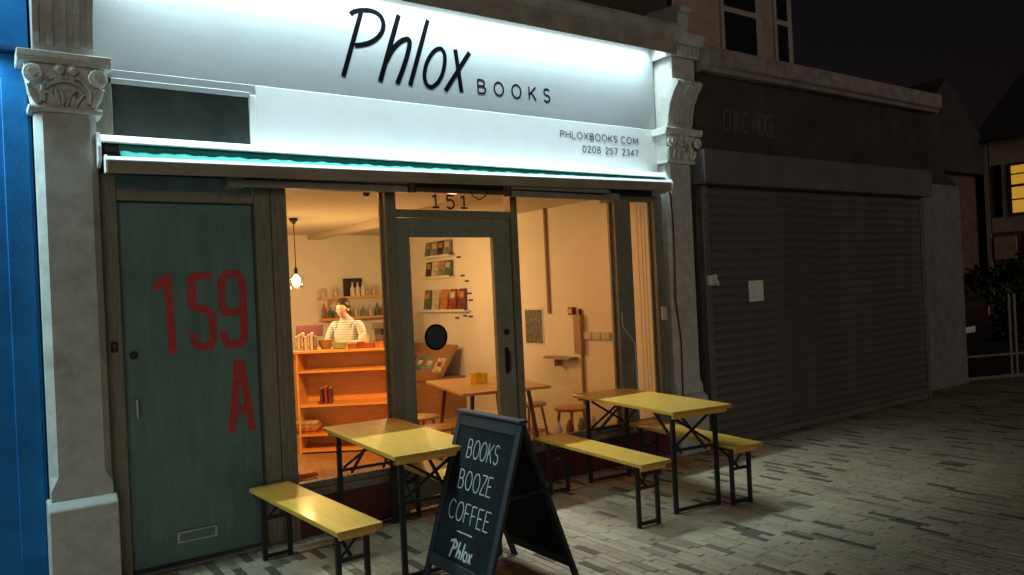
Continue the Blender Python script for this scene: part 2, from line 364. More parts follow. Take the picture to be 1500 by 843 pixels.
# ================================================================== BOOKSHOP BUILDING
F = 5.40
shop = thing('bookshop_building', 'pale terrace shop with lit white fascia, glazed front and orange interior', 'building', (3.1, F, 0))
# shell
MB().box(1.68, 5.62, F+.02, F+.3, 2.62, 4.16).box(.69, 1.679, F+.02, F+.3, 3.17, 4.16).build('front_wall', 'brick_dark', shop)
MB().box(.37, 6.0, F+.12, F+.4, 4.165, 9.5).build('upper_wall', 'brick_wall', shop)
B('floor', 'floor_board', shop, 1.72, 5.62, F+.09, 10.9, -.02, .012)
B('ceiling', 'ceiling_paint', shop, 1.72, 5.62, F+.302, 10.9, 2.6, 2.7)
B('back_wall', 'interior_wall', shop, 1.82, 5.5, 10.7, 10.85, .013, 2.599)
B('side_wall', 'interior_wall', shop, 5.5, 5.62, F+.05, 10.85, .013, 2.599)
B('side_wall', 'interior_wall', shop, 1.72, 1.82, F+.1, 10.85, .013, 2.599)
B('ceiling_beam', 'ceiling_paint', shop, 4.02, 4.2, F+.31, 10.69, 2.53, 2.599)
B('hall_wall', 'brick_dark', shop, .69, 1.72, F+.5, F+.6, 0, 4.16)
B('roof', 'roof_slate', shop, .37, 6.0, F+.41, 11, 4.17, 4.3)
# skirting + floor planks read through the window
B('skirting', 'interior_wall', shop, 5.48, 5.499, F+.1, 10.69, .014, .12)
for yy in (5.50, 5.545, 5.60): B('reveal_moulding', 'interior_wall', shop, 5.494, 5.4995, yy, yy+.012, .33, 2.46)
# upper fascia board and cornice
fas = thing('shop_sign', 'long white shop sign lettered Phlox BOOKS in black under a light strip', 'sign', (3.1, F, 3.2))
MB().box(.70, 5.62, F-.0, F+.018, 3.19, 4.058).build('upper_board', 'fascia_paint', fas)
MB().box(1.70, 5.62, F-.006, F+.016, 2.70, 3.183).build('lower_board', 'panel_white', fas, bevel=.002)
def zp(*pts):      # points read from a 4.167x enlargement of the sign -> facade plane
    q = []
    for p in pts:
        v = on_y(480+p[0]/4.167, p[1]/4.167, F); q.append((v.x, v.z))
    return q
SF = (Vector((0, F-.001, 0)), Vector((1, 0, 0)), Vector((0, 0, 1)), Vector((0, -1, 0)))
def smooth_pts(pts, closed=False, k=3):
    n = len(pts); o = []
    for i in range(n if closed else n-1):
        p0, p1, p2, p3 = [Vector(pts[(i+j) % n] if closed else pts[min(max(i+j, 0), n-1)]) for j in (-1, 0, 1, 2)]
        for s in range(k):
            t = s/k; o.append(tuple(.5*((2*p1)+(p2-p0)*t+(2*p0-5*p1+4*p2-p3)*t*t+(3*p1-p0-3*p2+p3)*t**3)))
    return o+(['close'] if closed else [tuple(pts[-1])])
LW = .040
letter('letter', [zp((203, 78), (95, 468)), smooth_pts(zp((138, 88), (165, 71), (215, 64), (275, 70), (322, 100), (340, 150), (330, 198), (295, 240), (240, 268), (165, 280)))], LW*.92, SF, 'ink', fas)
letter('letter', [zp((433, 92), (320, 500)), smooth_pts(zp((358, 375), (392, 310), (440, 258), (484, 240), (500, 262), (488, 330), (460, 420), (424, 514)))], LW, SF, 'ink', fas)
letter('letter', [zp((611, 122), (503, 523))], LW*.95, SF, 'ink', fas)
letter('letter', [smooth_pts(zp((688, 298), (713, 335), (710, 415), (682, 492), (636, 532), (603, 515), (590, 460), (605, 385), (645, 318)), True)], LW*.85, SF, 'ink', fas)
letter('letter', [zp((778, 303), (817, 563)), zp((865, 322), (718, 556))], LW*.95, SF, 'ink', fas)
text('BOOKS', front(3.545, 3.325, F-.001), .125, .013, .77, 'ink', fas, gap=.62)
text('PHLOXBOOKS.COM', front(4.40, 3.022, F-.007), .068, .008, .965, 'ink_grey', fas, gap=.24)
text('0208 257 2347', front(4.655, 2.905, F-.007), .066, .008, .705, 'ink_grey', fas, gap=.24)
# cornice
MB().prism([(F+.02, 4.06), (5.235, 4.06), (5.219, 3.902), (5.10, 3.853), (5.09, 4.02), (5.07, 4.05), (5.05, 4.10), (5.05, 4.13), (F+.1, 4.18), (F+.1, 4.08), (F+.02, 4.08)], 'x', .69, 5.64).build('cornice', 'cornice_paint', shop)
# LED strip
led = thing('strip_light', 'bright cold white strip light under the cornice above the Phlox sign', 'strip light', (3.15, 5.30, 4.04))
B('housing', 'awning_white', led, .78, 5.56, 5.275, 5.325, 4.047, 4.0585)
B('diffuser', 'led', led, .79, 5.55, 5.282, 5.318, 4.037, 4.0465)
def area(name, parent, loc, sx, sy, power, color, rot=(0, 0, 0)):
    l = bpy.data.lights.new(name, 'AREA'); l.shape = 'RECTANGLE'; l.size = sx; l.size_y = sy; l.energy = power; l.color = color
    o = bpy.data.objects.new(name, l); COL.objects.link(o); o.parent = parent; o.location = Vector(loc)-root_loc(parent); o.rotation_euler = rot
    return o
LEDC = (.68, .95, 1.0)
area('strip_lamp', led, (3.165, 5.30, 4.034), 4.75, .03, 93, LEDC).data.spread = radians(105)

# pilasters, capitals and consoles
def pilaster(x0, x1, yf, label):
    t = thing('pilaster', label, 'pilaster', ((x0+x1)/2, F, 0), 'pilasters either side of the bookshop front')
    yb = F+.12; c = .04; xm = (x0+x1)/2; w = x1-x0
    zb = .58
    mb = MB()   # chamfered shaft with stops
    mb.prism([(x0, yb), (x0, yf+c), (x0+c, yf), (x1-c, yf), (x1, yf+c), (x1, yb)], 'z', zb+.14, 2.84)
    mb.build('shaft', 'plaster', t)
    MB().add([(x0, yb, zb), (x0, yf, zb), (x1, yf, zb), (x1, yb, zb), (x0, yf, zb+.06), (x1, yf, zb+.06), (x0, yb, zb+.14), (x0, yf+c, zb+.14), (x0+c, yf, zb+.14), (x1-c, yf, zb+.14), (x1, yf+c, zb+.14), (x1, yb, zb+.14)],
             [(0, 1, 2, 3), (0, 6, 7, 4, 1), (4, 7, 8), (1, 4, 8, 9, 5, 2), (5, 9, 10), (2, 5, 10, 11, 3), (6, 11, 10, 9, 8, 7)][:6]).build('chamfer_stop', 'plaster', t)
    MB().prism([(yb, 0), (yf-.045, 0), (yf-.045, zb-.045), (yf-.005, zb-.001), (yb, zb-.001)], 'x', x0-.02, x1+.02).build('base', 'plaster', t, bevel=.006)
    # capital
    cap = MB().prism([(yb, 2.842), (yf-.03, 2.842), (yf-.035, 2.86), (yf-.03, 2.875), (yb, 2.875)], 'x', x0-.03, x1+.03).build('capital', 'capital_stone', t, bevel=.004)
    MB().add([(x0-.005, yb, 2.876), (x0-.005, yf-.005, 2.876), (x1+.005, yf-.005, 2.876), (x1+.005, yb, 2.876), (x0-.045, yb, 3.11), (x0-.045, yf-.045, 3.11), (x1+.045, yf-.045, 3.11), (x1+.045, yb, 3.11)],
             [(0, 1, 2, 3), (4, 7, 6, 5), (0, 4, 5, 1), (1, 5, 6, 2), (2, 6, 7, 3)]).build('bell', 'capital_stone', cap)
    MB().prism([(yb, 3.112), (yf-.07, 3.112), (yf-.075, 3.13), (yf-.085, 3.14), (yf-.085, 3.178), (yb, 3.178)], 'x', x0-.08, x1+.08).build('abacus', 'capital_stone', cap, bevel=.004)
    for sx in (-1, 1):
        vx = xm+sx*(w/2+.005); vz = 3.045
        MB().lathe([(.052, -.03), (.052, 0)], (vx, yf-.055, vz), 14, 'y').build('volute', 'capital_stone', cap, bevel=.006, smooth=True)
        MB().lathe([(.024, -.02), (.020, .0)], (vx, yf-.088, vz), 10, 'y').build('volute_eye', 'capital_stone', cap, smooth=True)
        # outer leaf up the side
        pts = [(xm+sx*(w/2-.02), yf-.012, 2.885), (xm+sx*(w/2+.01), yf-.03, 2.94), (xm+sx*(w/2+.03), yf-.055, 2.99)]
        MB().tube(pts, [.02, .026, .014], 7).build('side_leaf', 'capital_stone', cap, smooth=True)
        MB().tube([(xm+sx*.12, yf-.03, 2.90), (xm+sx*.115, yf-.05, 2.98), (xm+sx*.085, yf-.06, 3.03), (xm+sx*.05, yf-.065, 3.045)], [.016, .014, .012, .010], 7).build('leaf_rib', 'capital_stone', cap, smooth=True)
        MB().lathe([(.006, -.028), (.03, -.02), (.034, 0), (.02, .02)], (xm+sx*.035, yf-.055, 3.085), 10, 'y').build('scroll', 'capital_stone', cap, smooth=True)
        MB().lathe([(.004, -.02), (.020, -.012), (.022, .02)], (xm+sx*.03, yf-.05, 3.035), 10, 'y').build('scroll', 'capital_stone', cap, smooth=True)
    for sx in (-1, 1):
        for (u, h, r_) in ((.022, .085, .011), (.058, .10, .012), (.088, .075, .010)):
            MB().tube([(xm+sx*u*.55, yf-.008, 2.878), (xm+sx*u*.75, yf-.03, 2.878+h*.6), (xm+sx*u*1.02, yf-.048, 2.878+h), (xm+sx*u*1.25, yf-.056, 2.878+h*.9), (xm+sx*u*1.22, yf-.05, 2.878+h*.72)], [r_, r_*1.1, r_, r_*.8, r_*.5], 6).build('leaf', 'capital_stone', cap, smooth=True)
    MB().tube([(xm+.135*cos(pi*k/12), yf-.02-.035*sin(pi*k/12), 2.885+.135*sin(pi*k/12)) for k in range(13)], .008, 6).build('arch_moulding', 'capital_stone', cap, smooth=True)
    # console bracket
    prof = [(yf-.02, 3.18), (yf-.025, 3.30), (yf-.055, 3.42), (yf-.11, 3.52), (yf-.16, 3.575), (yf-.175, 3.61), (yf-.15, 3.635), (yf-.11, 3.645)]
    con = MB().prism([(yb, 3.18)]+prof+[(yb, 3.645)], 'x', x0+.005, x1-.005).build('console', 'plaster', t)
    n = 5; rw = (w-.01)/(2*n-1)
    for k in range(n):
        a = x0+.005+rw*2*k
        rp = [(p[0]-.014, p[1]+(.05 if i == 0 else 0)) for i, p in enumerate(prof[:6])]
        MB().prism(rp+[(p[0]+.004, p[1]+(.05 if i == 0 else 0)) for i, p in list(enumerate(prof[:6]))[::-1]], 'x', a+.001, a+rw-.001).build('flute_rib', 'plaster', con)
    MB().prism([(yb, 3.646), (yf-.10, 3.646), (yf-.10, 3.86), (yb, 3.86)], 'x', x0+.02, x1-.02).build('block', 'plaster', t, bevel=.004)
    top = MB().prism([(yb, 3.861), (yf-.13, 3.861), (yf-.135, 3.885), (yf-.15, 3.89), (yf-.15, 3.96), (yf-.19, 3.975), (yf-.20, 4.02), (yf-.215, 4.035), (yf-.215, 4.07), (yb, 4.07)], 'x', x0-.02, x1+.02).build('console_top', 'plaster', t, bevel=.003)
    for k in range(6):
        a = x0+.0+(w)*k/6
        B('dentil', 'plaster', top, a+.012, a+.042, yf-.168, yf-.151, 3.897, 3.955)
    return t
pilaster(.368, .688, 5.22, 'stone pilaster with leafy capital between teal door and blue shop')
pr = pilaster(5.63, 5.99, 5.28, 'stone pilaster with bracket and capital between bookshop and roller shutter')
MB().prism([(F+.1, 4.0), (5.10, 4.0), (5.06, 4.24), (5.02, 4.26), (5.02, 4.30), (5.06, 4.33), (F+.1, 4.36)], 'x', 5.643, 5.79).build('end_block', 'plaster', pr, bevel=.004)

# shopfront joinery --------------------------------------------------
fr = shop
def frame(name, material, *a, bevel=.004, parent=shop): return B(name, material, parent, *a, bevel=bevel)
frame('door_post', 'frame_paint', .695, .80, F-.02, F+.10, .0, 3.165)
frame('door_post', 'frame_paint', 1.655, 1.765, F-.012, F+.10, .0, 2.70)
frame('corner_post', 'frame_paint', 1.768, 1.875, F-.02, F+.09, .0, 2.70)
frame('beading', 'frame_paint', 1.80, 1.84, F-.034, F-.021, .0, 2.70)
frame('transom', 'frame_paint', .801, 1.654, F-.01, F+.09, 2.36, 2.43)
frame('head_rail', 'fascia_paint', .70, 1.695, F-.01, F+.018, 3.115, 3.184)
frame('head_bead', 'fascia_paint', .78, 1.66, F-.02, F-.011, 3.09, 3.128)
frame('side_rail', 'panel_white', 1.655, 1.698, F-.014, F+.018, 2.702, 3.113)
fl = frame('fanlight', 'dirty_glass', .801, 1.654, F+.022, F+.032, 2.431, 3.16, bevel=0)
# 159A door
dr = frame('flat_door', 'teal_door', .806, 1.65, F+.045, F+.085, .015, 2.355)
dr['label'] = 'teal flat door with red painted 159 A'
DF = F+.044
def dletter(strokes): letter('door_number', strokes, .052, front(0, 0, DF), 'red_paint', dr, depth=.001)
dletter([[(1.085, 1.89), (1.10, 1.37)], [(1.005, 1.79), (1.072, 1.862)]])
dletter([[(1.365, 1.875), (1.235, 1.875), (1.235, 1.655), (1.31, 1.655), (1.36, 1.60), (1.36, 1.45), (1.33, 1.40), (1.27, 1.40), (1.235, 1.44), (1.235, 1.50)]])
dletter([[(1.54, 1.62), (1.45, 1.62), (1.425, 1.66), (1.425, 1.83), (1.455, 1.88), (1.535, 1.88), (1.565, 1.83), (1.565, 1.45), (1.535, 1.40), (1.46, 1.40), (1.43, 1.44), (1.43, 1.50)]])
dletter([[(1.452, .80), (1.512, 1.29)], [(1.528, 1.29), (1.59, .80)], [(1.475, .95), (1.567, .95)]])
frame('letterbox', 'steel_arm', 1.07, 1.33, DF-.012, DF, .13, .21, bevel=.004, parent=dr)
frame('letterbox_flap', 'teal_door', 1.09, 1.31, DF-.016, DF-.0125, .145, .195, bevel=.001, parent=dr)
MB().lathe([(.028, -.012), (.026, 0)], (.865, DF-.001, 1.38), 14, 'y').build('lock', 'black_metal', dr, smooth=True)
MB().tube([(.868, DF, 1.10), (.868, DF-.045, 1.10), (.868, DF-.045, .98), (.868, DF, .98)], .009).build('pull_handle', 'steel_arm', dr, smooth=True)
frame('threshold', 'pier_render', .801, 1.654, F-.04, F+.10, -.01, .012)
bell = tag(MB().box(.73, .765, F-.045, F-.0205, 1.41, 1.475).build('door_bell', 'black_metal', None, bevel=.004), 'small dark doorbell on the post left of the teal door', 'doorbell')
MB().lathe([(.009, -.006), (.009, 0)], (.7475, F-.0455, 1.45), 10, 'y').build('button', 'red_plastic', bell)
# windows
def window(x0, x1, z0, z1, posts=True):
    w = frame('window', 'frame_paint', x0, x1, F-.005, F+.07, z0-.05, z0-.001)
    B('pane', 'clear_glass', w, x0+.001, x1-.001, F+.03, F+.036, z0+.001, z1)
    B('glazing_bead', 'frame_paint', w, x0+.002, x0+.02, F+.0365, F+.055, z0, z1)
    B('glazing_bead', 'frame_paint', w, x1-.02, x1-.002, F+.0365, F+.055, z0, z1)
    return w
window(1.876, 2.639, .38, 2.615); window(3.881, 4.999, .38, 2.615); window(5.206, 5.519, .38, 2.615)
frame('window_head', 'frame_paint', 1.877, 2.638, F-.012, F+.02, 2.47, 2.616); frame('window_head', 'frame_paint', 2.737, 3.808, F-.010, F+.02, 2.485, 2.616); frame('window_head', 'frame_paint', 3.882, 4.998, F-.012, F+.02, 2.49, 2.616); frame('window_head', 'frame_paint', 5.207, 5.518, F-.012, F+.02, 2.47, 2.616)
frame('sill', 'frame_paint', 1.876, 2.639, F-.03, F+.09, .28, .329); frame('sill', 'frame_paint', 3.881, 5.62, F-.03, F+.09, .28, .329)
frame('stall_riser', 'maroon_paint', 1.876, 2.639, F+.0, F+.085, 0, .279); frame('stall_riser', 'maroon_paint', 3.881, 5.62, F+.0, F+.085, 0, .279)
frame('mullion', 'frame_paint', 2.64, 2.735, F-.02, F+.09, 0, 2.617); frame('mullion', 'frame_paint', 3.81, 3.88, F-.02, F+.09, 0, 2.617)
frame('mullion', 'frame_paint', 5.0, 5.205, F-.02, F+.09, .33, 2.617); frame('end_post', 'frame_paint', 5.52, 5.625, F-.02, F+.09, .33, 2.617)
frame('beading', 'frame_paint', 5.56, 5.585, F-.03, F-.0205, .33, 2.617); frame('beading', 'frame_paint', 2.67, 2.70, F-.03, F-.0205, 0, 2.617)
frame('door_head', 'frame_paint', 2.736, 3.809, F-.015, F+.09, 2.285, 2.345)
tl = B('transom_light', 'clear_glass', shop, 2.737, 3.808, F+.03, F+.036, 2.346, 2.616)
def tnum(strokes): letter('street_number', strokes, .016, front(0, 0, F+.029), 'gold_number', tl, depth=.001)
tnum([[(3.085, 2.372), (3.145, 2.372)], [(3.115, 2.382), (3.115, 2.475)], [(3.085, 2.452), (3.106, 2.468)]])
tnum([[(3.285, 2.470), (3.218, 2.470)], [(3.222, 2.462), (3.220, 2.428)]+arc(3.248, 2.400, .037, .036, 120, -150, 10)])
tnum([[(3.35, 2.372), (3.41, 2.372)], [(3.38, 2.382), (3.38, 2.475)], [(3.35, 2.452), (3.371, 2.468)]])
# shop door
sd = MB().box(2.742, 2.85, F+.0, F+.05, .02, 2.28).box(3.63, 3.805, F+.0, F+.05, .02, 2.28).box(2.851, 3.629, F+.0, F+.05, 2.13, 2.28).box(2.851, 3.629, F+.0, F+.05, .02, .34).build('shop_door', 'door_frame_paint', shop, bevel=.004)
B('pane', 'clear_glass', sd, 2.852, 3.628, F+.02, F+.026, .341, 2.129)
MB().lathe([(.105, -.0015), (.105, 0)], (3.055, F+.0195, 1.335), 28, 'y').build('sticker', 'ink', sd)
MB().lathe([(.085, -.0005), (.088, -.0005), (.088, 0), (.085, 0)], (3.055, F+.0178, 1.335), 28, 'y').build('sticker_ring', 'ink_grey', sd)
frame('handle_plate', 'black_metal', 3.695, 3.735, F-.006, F-.0005, .98, 1.20, bevel=.003, parent=sd)
MB().tube([(3.715, F-.006, 1.17), (3.715, F-.05, 1.17), (3.715, F-.05, 1.01), (3.715, F-.006, 1.01)], .009).build('pull_handle', 'black_metal', sd, smooth=True)
MB().lathe([(.026, -.012), (.024, 0)], (3.72, F-.0005, 1.33), 14, 'y').build('lock', 'black_metal', sd, smooth=True)
MB().lathe([(.012, -.008), (.012, 0)], (3.72, F-.0005, .58), 12, 'y').build('lock', 'black_metal', sd, smooth=True)
# switch box, cable on the end post
sb = tag(MB().box(5.535, 5.60, F-.06, F-.031, 1.32, 1.45).build('switch_box', 'grey_plastic', None, bevel=.004), 'small pale switch box on the post beside the stone pilaster', 'switch box')
cb = [on_y(972, 268, 5.16), on_y(982, 285, 5.20), on_y(986, 330, 5.27), on_y(988, 370, 5.272), on_y(990, 440, 5.272), on_y(998, 500, 5.272), on_y(1000, 560, 5.272), on_y(1003, 640, 5.272)]
tag(MB().tube(cb, .009, 6).build('cable', 'black_metal', None, smooth=True), 'black cable running down the stone pilaster from the awning', 'cable')
wire = [on_y(911, 458, F-.03), on_y(912, 478, F-.028), on_y(922, 492, F-.028), on_y(930, 503, F-.028), on_y(932, 540, F-.028), on_y(934, 575, F-.028)]
tag(MB().tube(wire, .005, 6).build('wire', 'paper', None, smooth=True), 'thin white wire crossing the dark window mullion', 'wire')

# ================================================================== AWNING
aw = thing('awning', 'closed white awning with a teal fabric edge along the bookshop front', 'awning', (3.1, F-.1, 2.6))
x0, x1 = .70, 5.50
cas = MB().prism([(F-.008, 2.737), (5.24, 2.737), (5.228, 2.733), (5.195, 2.690), (5.195, 2.682), (5.215, 2.682), (5.235, 2.716), (F-.008, 2.716)], 'x', x0, x1).build('cassette', 'awning_white', aw, bevel=.003)
B('back_plate', 'awning_dark', aw, x0+.01, x1-.01, F-.03, F-.009, 2.52, 2.715)
for xx in (x0-.022, x1+.001): MB().prism([(F-.008, 2.74), (5.20, 2.74), (5.155, 2.65), (5.16, 2.56), (5.22, 2.53), (F-.008, 2.53)], 'x', xx, xx+.02).build('end_cap', 'awning_white', aw, bevel=.003)
MB().lathe([(.042, x0+.03), (.042, x1-.03)], (0, 5.30, 2.665), 16, 'x').build('roller', 'awning_dark', aw, smooth=True)
# front rail runs slightly low at its teal-door end
rx0, rx1 = .715, 5.47; rz0, rz1 = 2.583, 2.648; ry0, ry1 = 5.075, 5.10
def rail_piece(name, sec, material):
    v = [(rx0, ry0+a, rz0+b) for a, b in sec]+[(rx1, ry1+a, rz1+b) for a, b in sec]; n = len(sec)
    MB().add(v, [tuple(range(n)), tuple(range(n, 2*n))]+[(i, (i+1) % n, n+(i+1) % n, n+i) for i in range(n)]).build(name, material, aw)
rail_piece('front_rail', [(.045, .0), (.0, -.004), (-.016, -.026), (-.016, -.032), (.045, -.032)], 'awning_white')
rail_piece('rail_face', [(.043, -.0325), (-.010, -.0325), (-.004, -.100), (.0, -.104), (.03, -.10), (.043, -.07)], 'rail_face')
for (xx, yy, zz) in ((rx0-.012, ry0, rz0), (rx1+.001, ry1, rz1)):
    MB().prism([(yy-.02, zz-.10), (yy-.024, zz-.03), (yy-.002, zz+.004), (yy+.05, zz+.004), (yy+.05, zz-.10)], 'x', xx, xx+.011).build('rail_cap', 'awning_white', aw)
# fabric with scalloped wrinkles
mb = MB(); N = 150; fx0, fx1 = .80, 5.42
vs = []
for i in range(N+1):
    t = i/N; x = fx0+(fx1-fx0)*t; u = (x-rx0)/(rx1-rx0); ry = ry0+(ry1-ry0)*u; rz = rz0+(rz1-rz0)*u; wv = .004*sin(i*1.7)+.003*sin(i*.61+1)
    for k in range(5):
        s = k/4; vs.append((x, ry+.038+(5.262-ry-.038)*s, rz-.012+(2.705-rz+.012)*s-.012*sin(pi*s)+wv*sin(pi*s)))
mb.add(vs, [(i*5+k, i*5+k+1, i*5+k+6, i*5+k+5) for i in range(N) for k in range(4)]); fb = mb.build('fabric', 'teal_fabric', aw, smooth=True)
sm = fb.modifiers.new('thick', 'SOLIDIFY'); sm.thickness = .002
for (a, b, c) in ((1.48, 2.75, .0), (4.85, 3.62, .0)):
    MB().bar((a, 5.24, 2.475), (b, 5.18, 2.47), .035, .05).build('arm', 'awning_arm', aw, bevel=.004)
    MB().bar((b, 5.14, 2.518), (a+.12*(1 if b > a else -1), 5.145, 2.518), .03, .032).build('arm', 'awning_arm', aw, bevel=.004)
    MB().box(a-.05, a+.06, 5.20, 5.365, 2.44, 2.515).build('arm_bracket', 'awning_arm', aw, bevel=.005)
    MB().lathe([(.03, 2.44), (.03, 2.53)], (b, 5.14, 0), 12).build('elbow', 'awning_dark', aw, smooth=True)
# loose cord loops by the number
tag(MB().tube([on_y(688, 280, 5.33), on_y(693, 288, 5.33), on_y(702, 293, 5.33), on_y(711, 288, 5.33), on_y(715, 280, 5.33)], .005, 6).build('cord', 'black_metal', None, smooth=True), 'thin dark cord looping below the awning above the shop door', 'cord')

# ================================================================== BLUE SHOP (left)
bl = thing('blue_shop', 'bright blue painted shopfront with dark window beside stone pilaster', 'building', (-2, F, 0))
B('wall', 'blue_paint', bl, .10, .362, F-.04, F+.2, 0, 3.2, bevel=.004)
B('panel_strip', 'blue_paint', bl, .215, .345, F-.058, F-.0405, .25, 3.05, bevel=.004)
B('fascia', 'blue_paint', bl, -6, .36, F-.09, F+.2, 3.23, 4.1, bevel=.004)
B('fascia_bead', 'blue_dark', bl, -6, .361, F-.11, F+.19, 3.2, 3.229, bevel=.004)
B('window_frame', 'blue_paint', bl, .03, .099, F-.02, F+.1, 0, 3.2, bevel=.003)
B('window', 'dark_glass', bl, -4, .029, F+.02, F+.03, .5, 3.2)
B('riser', 'blue_paint', bl, -4, .029, F-.0, F+.1, 0, .499, bevel=.003)
B('inner_trim', 'awning_white', bl, -.02, .0, F+.005, F+.0195, .5, 3.19)
B('cornice', 'cornice_paint', bl, -6, .366, 5.10, F+.2, 4.101, 4.2, bevel=.004)
B('upper_wall', 'brick_wall', bl, -6, .368, F+.12, F+.4, 4.201, 9.5)
bled = thing('strip_light', 'cold white strip light along the top of the blue fascia', 'strip light', (-2.2, 5.12, 4.07))
B('housing', 'awning_white', bled, -4.6, .10, 5.02, 5.06, 4.06, 4.085)
for bx_ in (-4.2, -2.2, -.2): B('bracket', 'awning_white', bled, bx_, bx_+.03, 5.06, 5.10, 4.065, 4.12)
B('diffuser', 'led', bled, -4.59, .09, 5.024, 5.056, 4.048, 4.0595)
area('strip_lamp', bled, (-2.25, 5.04, 4.043), 4.66, .03, 120, (.55, .93, 1.0))

ble = thing('strip_light', 'cold white strip light tucked under the blue fascia', 'strip light', (-2.2, 5.27, 3.19))
B('housing', 'awning_white', ble, -4.2, .13, 5.25, 5.289, 3.182, 3.1995)
B('diffuser', 'led', ble, -4.19, .12, 5.254, 5.285, 3.173, 3.1815)
area('strip_lamp', ble, (-2.03, 5.27, 3.169), 4.3, .03, 95, (.55, .93, 1.0))

# ================================================================== SHUTTERED SHOP (right)
ss = thing('shuttered_shop', 'dark closed shop with grey roller shutter and unlit fascia', 'building', (8.3, 5.3, 0))
SX0, SX1 = 6.06, 10.36; SY = 5.27
sh = B('shutter', 'shutter_box', ss, SX0+.06, SX1-.04, SY+.035, SY+.05, .0, 2.66)
prof = [(0, 0)]; ns = 28; ph = 2.56/ns
pts = [(-.004, .0), (-.015, .014), (-.020, .036), (-.016, .060), (-.004, .079), (.004, .083), (.004, ph-.0005), (.012, ph-.0005), (.012, 0)]
slm = MB().prism([(SY+a, b) for a, b in pts], 'x', SX0+.085, SX1-.065).mesh('slat', root_loc(ss)); slm.materials.append(MATS['shutter_steel'])
slm.polygons.foreach_set('use_smooth', [True]*len(slm.polygons)); slm.set_sharp_from_angle(angle=radians(50))
for k in range(ns):
    o = bpy.data.objects.new('slat', slm); COL.objects.link(o); o.parent = sh; o.location = (0, random.uniform(-.0015, .0015), .075+k*ph); o.rotation_euler = (random.uniform(-.02, .02)*0, random.uniform(-.0003, .0003), random.uniform(-.0006, .0006))
MB().box(SX0+.085, SX1-.065, SY-.015, SY+.03, .004, .074).build('bottom_bar', 'shutter_box', ss, bevel=.004)
for a in (SX0, SX1-.064): MB().box(a, a+.084 if a == SX0 else a+.064, SY-.035, SY+.06, 0, 2.64).build('guide_rail', 'shutter_box', ss, bevel=.004)
MB().box(6.0, SX0-.002, SY-.02, SY+.2, 0, 2.64).build('side_panel', 'dark_fascia', ss)
MB().box(5.995, 10.42, 5.13, 5.42, 2.645, 2.985).build('shutter_housing', 'shutter_box', ss, bevel=.006)
fa = MB().prism([(5.5, 2.99), (5.24, 2.99), (5.17, 3.74), (5.5, 3.74)], 'x', 5.995, 10.5).build('fascia', 'dark_fascia', ss)
MB().prism([(5.5, 3.745), (5.08, 3.745), (5.06, 3.78), (5.02, 3.80), (5.02, 3.97), (5.5, 4.02)], 'x', 5.995, 10.56).build('coping', 'coping', ss, bevel=.006)
tf = front(6.40, 3.225, 5.212)
O_ = Vector((6.40, 5.2205, 3.20)); V_ = Vector((0, -.07, .75)).normalized(); N_ = Vector((0, -.75, -.07)).normalized()
text('CHINC RIDGE', (O_, Vector((1, 0, 0)), V_, N_), .24, .022, .86, 'dim_letter', fa, gap=.2, name='fascia_letter')

MB().box(10.42, 10.95, 6.6, 6.7, 0, 3.74).build('recess_wall', 'dark_fascia', ss); MB().box(10.36, 10.419, 5.33, 6.7, 0, 3.74).build('recess_side', 'dark_fascia', ss)
MB().box(10.92, 12.0, 5.52, 9, 0, 2.9).build('end_pier', 'pier_render', ss, bevel=.01)
MB().add([(10.42, 5.53, 2.9), (12.0, 5.53, 2.9), (12.0, 9, 2.9), (10.42, 9, 2.9), (10.42, 5.53, 3.6), (10.42, 9, 3.6)], [(0, 1, 4), (1, 2, 5, 4), (2, 3, 5), (0, 4, 5, 3)]).build('lean_to_roof', 'roof_slate', ss)
MB().box(5.995, 10.5, 5.505, 7.0, 3.70, 3.9).build('flat_roof', 'roof_slate', ss)
up = MB().box(6.0, 10.25, 7.0, 11, 3.9, 9).build('upper_storey', 'render_pink', ss)
for (a, b) in ((6.9, 7.7), (8.62, 9.42)):
    w = MB().box(a, b, 6.96, 6.999, 4.5, 6.4).build('upper_window', 'window_paint', ss)
    for (c, d) in ((4.6, 5.38), (5.46, 6.3)): B('pane', 'dark_glass', w, a+.06, b-.06, 6.95, 6.958, c, d)
w = B('upper_window', 'window_paint', ss, 9.8, 10.22, 6.96, 6.999, 4.5, 6.4)
for (c, d) in ((4.6, 5.38), (5.46, 6.3)): B('pane', 'dark_glass', w, 9.86, 10.1, 6.95, 6.958, c, d)
nm = lambda px, py: on_y(px, py, SY-.018)
a = nm(1096, 412); b = nm(1119, 441)
tag(MB().add([(a.x, SY-.0195, a.z), (b.x, SY-.021, a.z+.004), (b.x, SY-.0195, b.z), (a.x, SY-.0195, b.z), (a.x, SY-.0185, a.z), (b.x, SY-.020, a.z+.004), (b.x, SY-.0185, b.z), (a.x, SY-.0185, b.z)], [(0, 1, 2, 3), (4, 7, 6, 5), (0, 4, 5, 1), (1, 5, 6, 2), (2, 6, 7, 3), (3, 7, 4, 0)]).build('paper_notice', 'paper'), 'white paper notice taped to the grey roller shutter', 'notice')
lb = thing('shutter_lock', 'small pale lock box on the side rail of the roller shutter', 'lock box', (6.12, SY-.036, 1.66))
B('casing', 'grey_plastic', lb, 6.07, 6.135, SY-.085, SY-.036, 1.63, 1.73, bevel=.005)
MB().prism([(6.136, 1.66), (6.17, 1.64), (6.20, 1.62), (6.20, 1.66), (6.175, 1.70), (6.175, 1.74), (6.15, 1.74)], 'y', SY-.08, SY-.045).build('bracket', 'grey_plastic', lb)

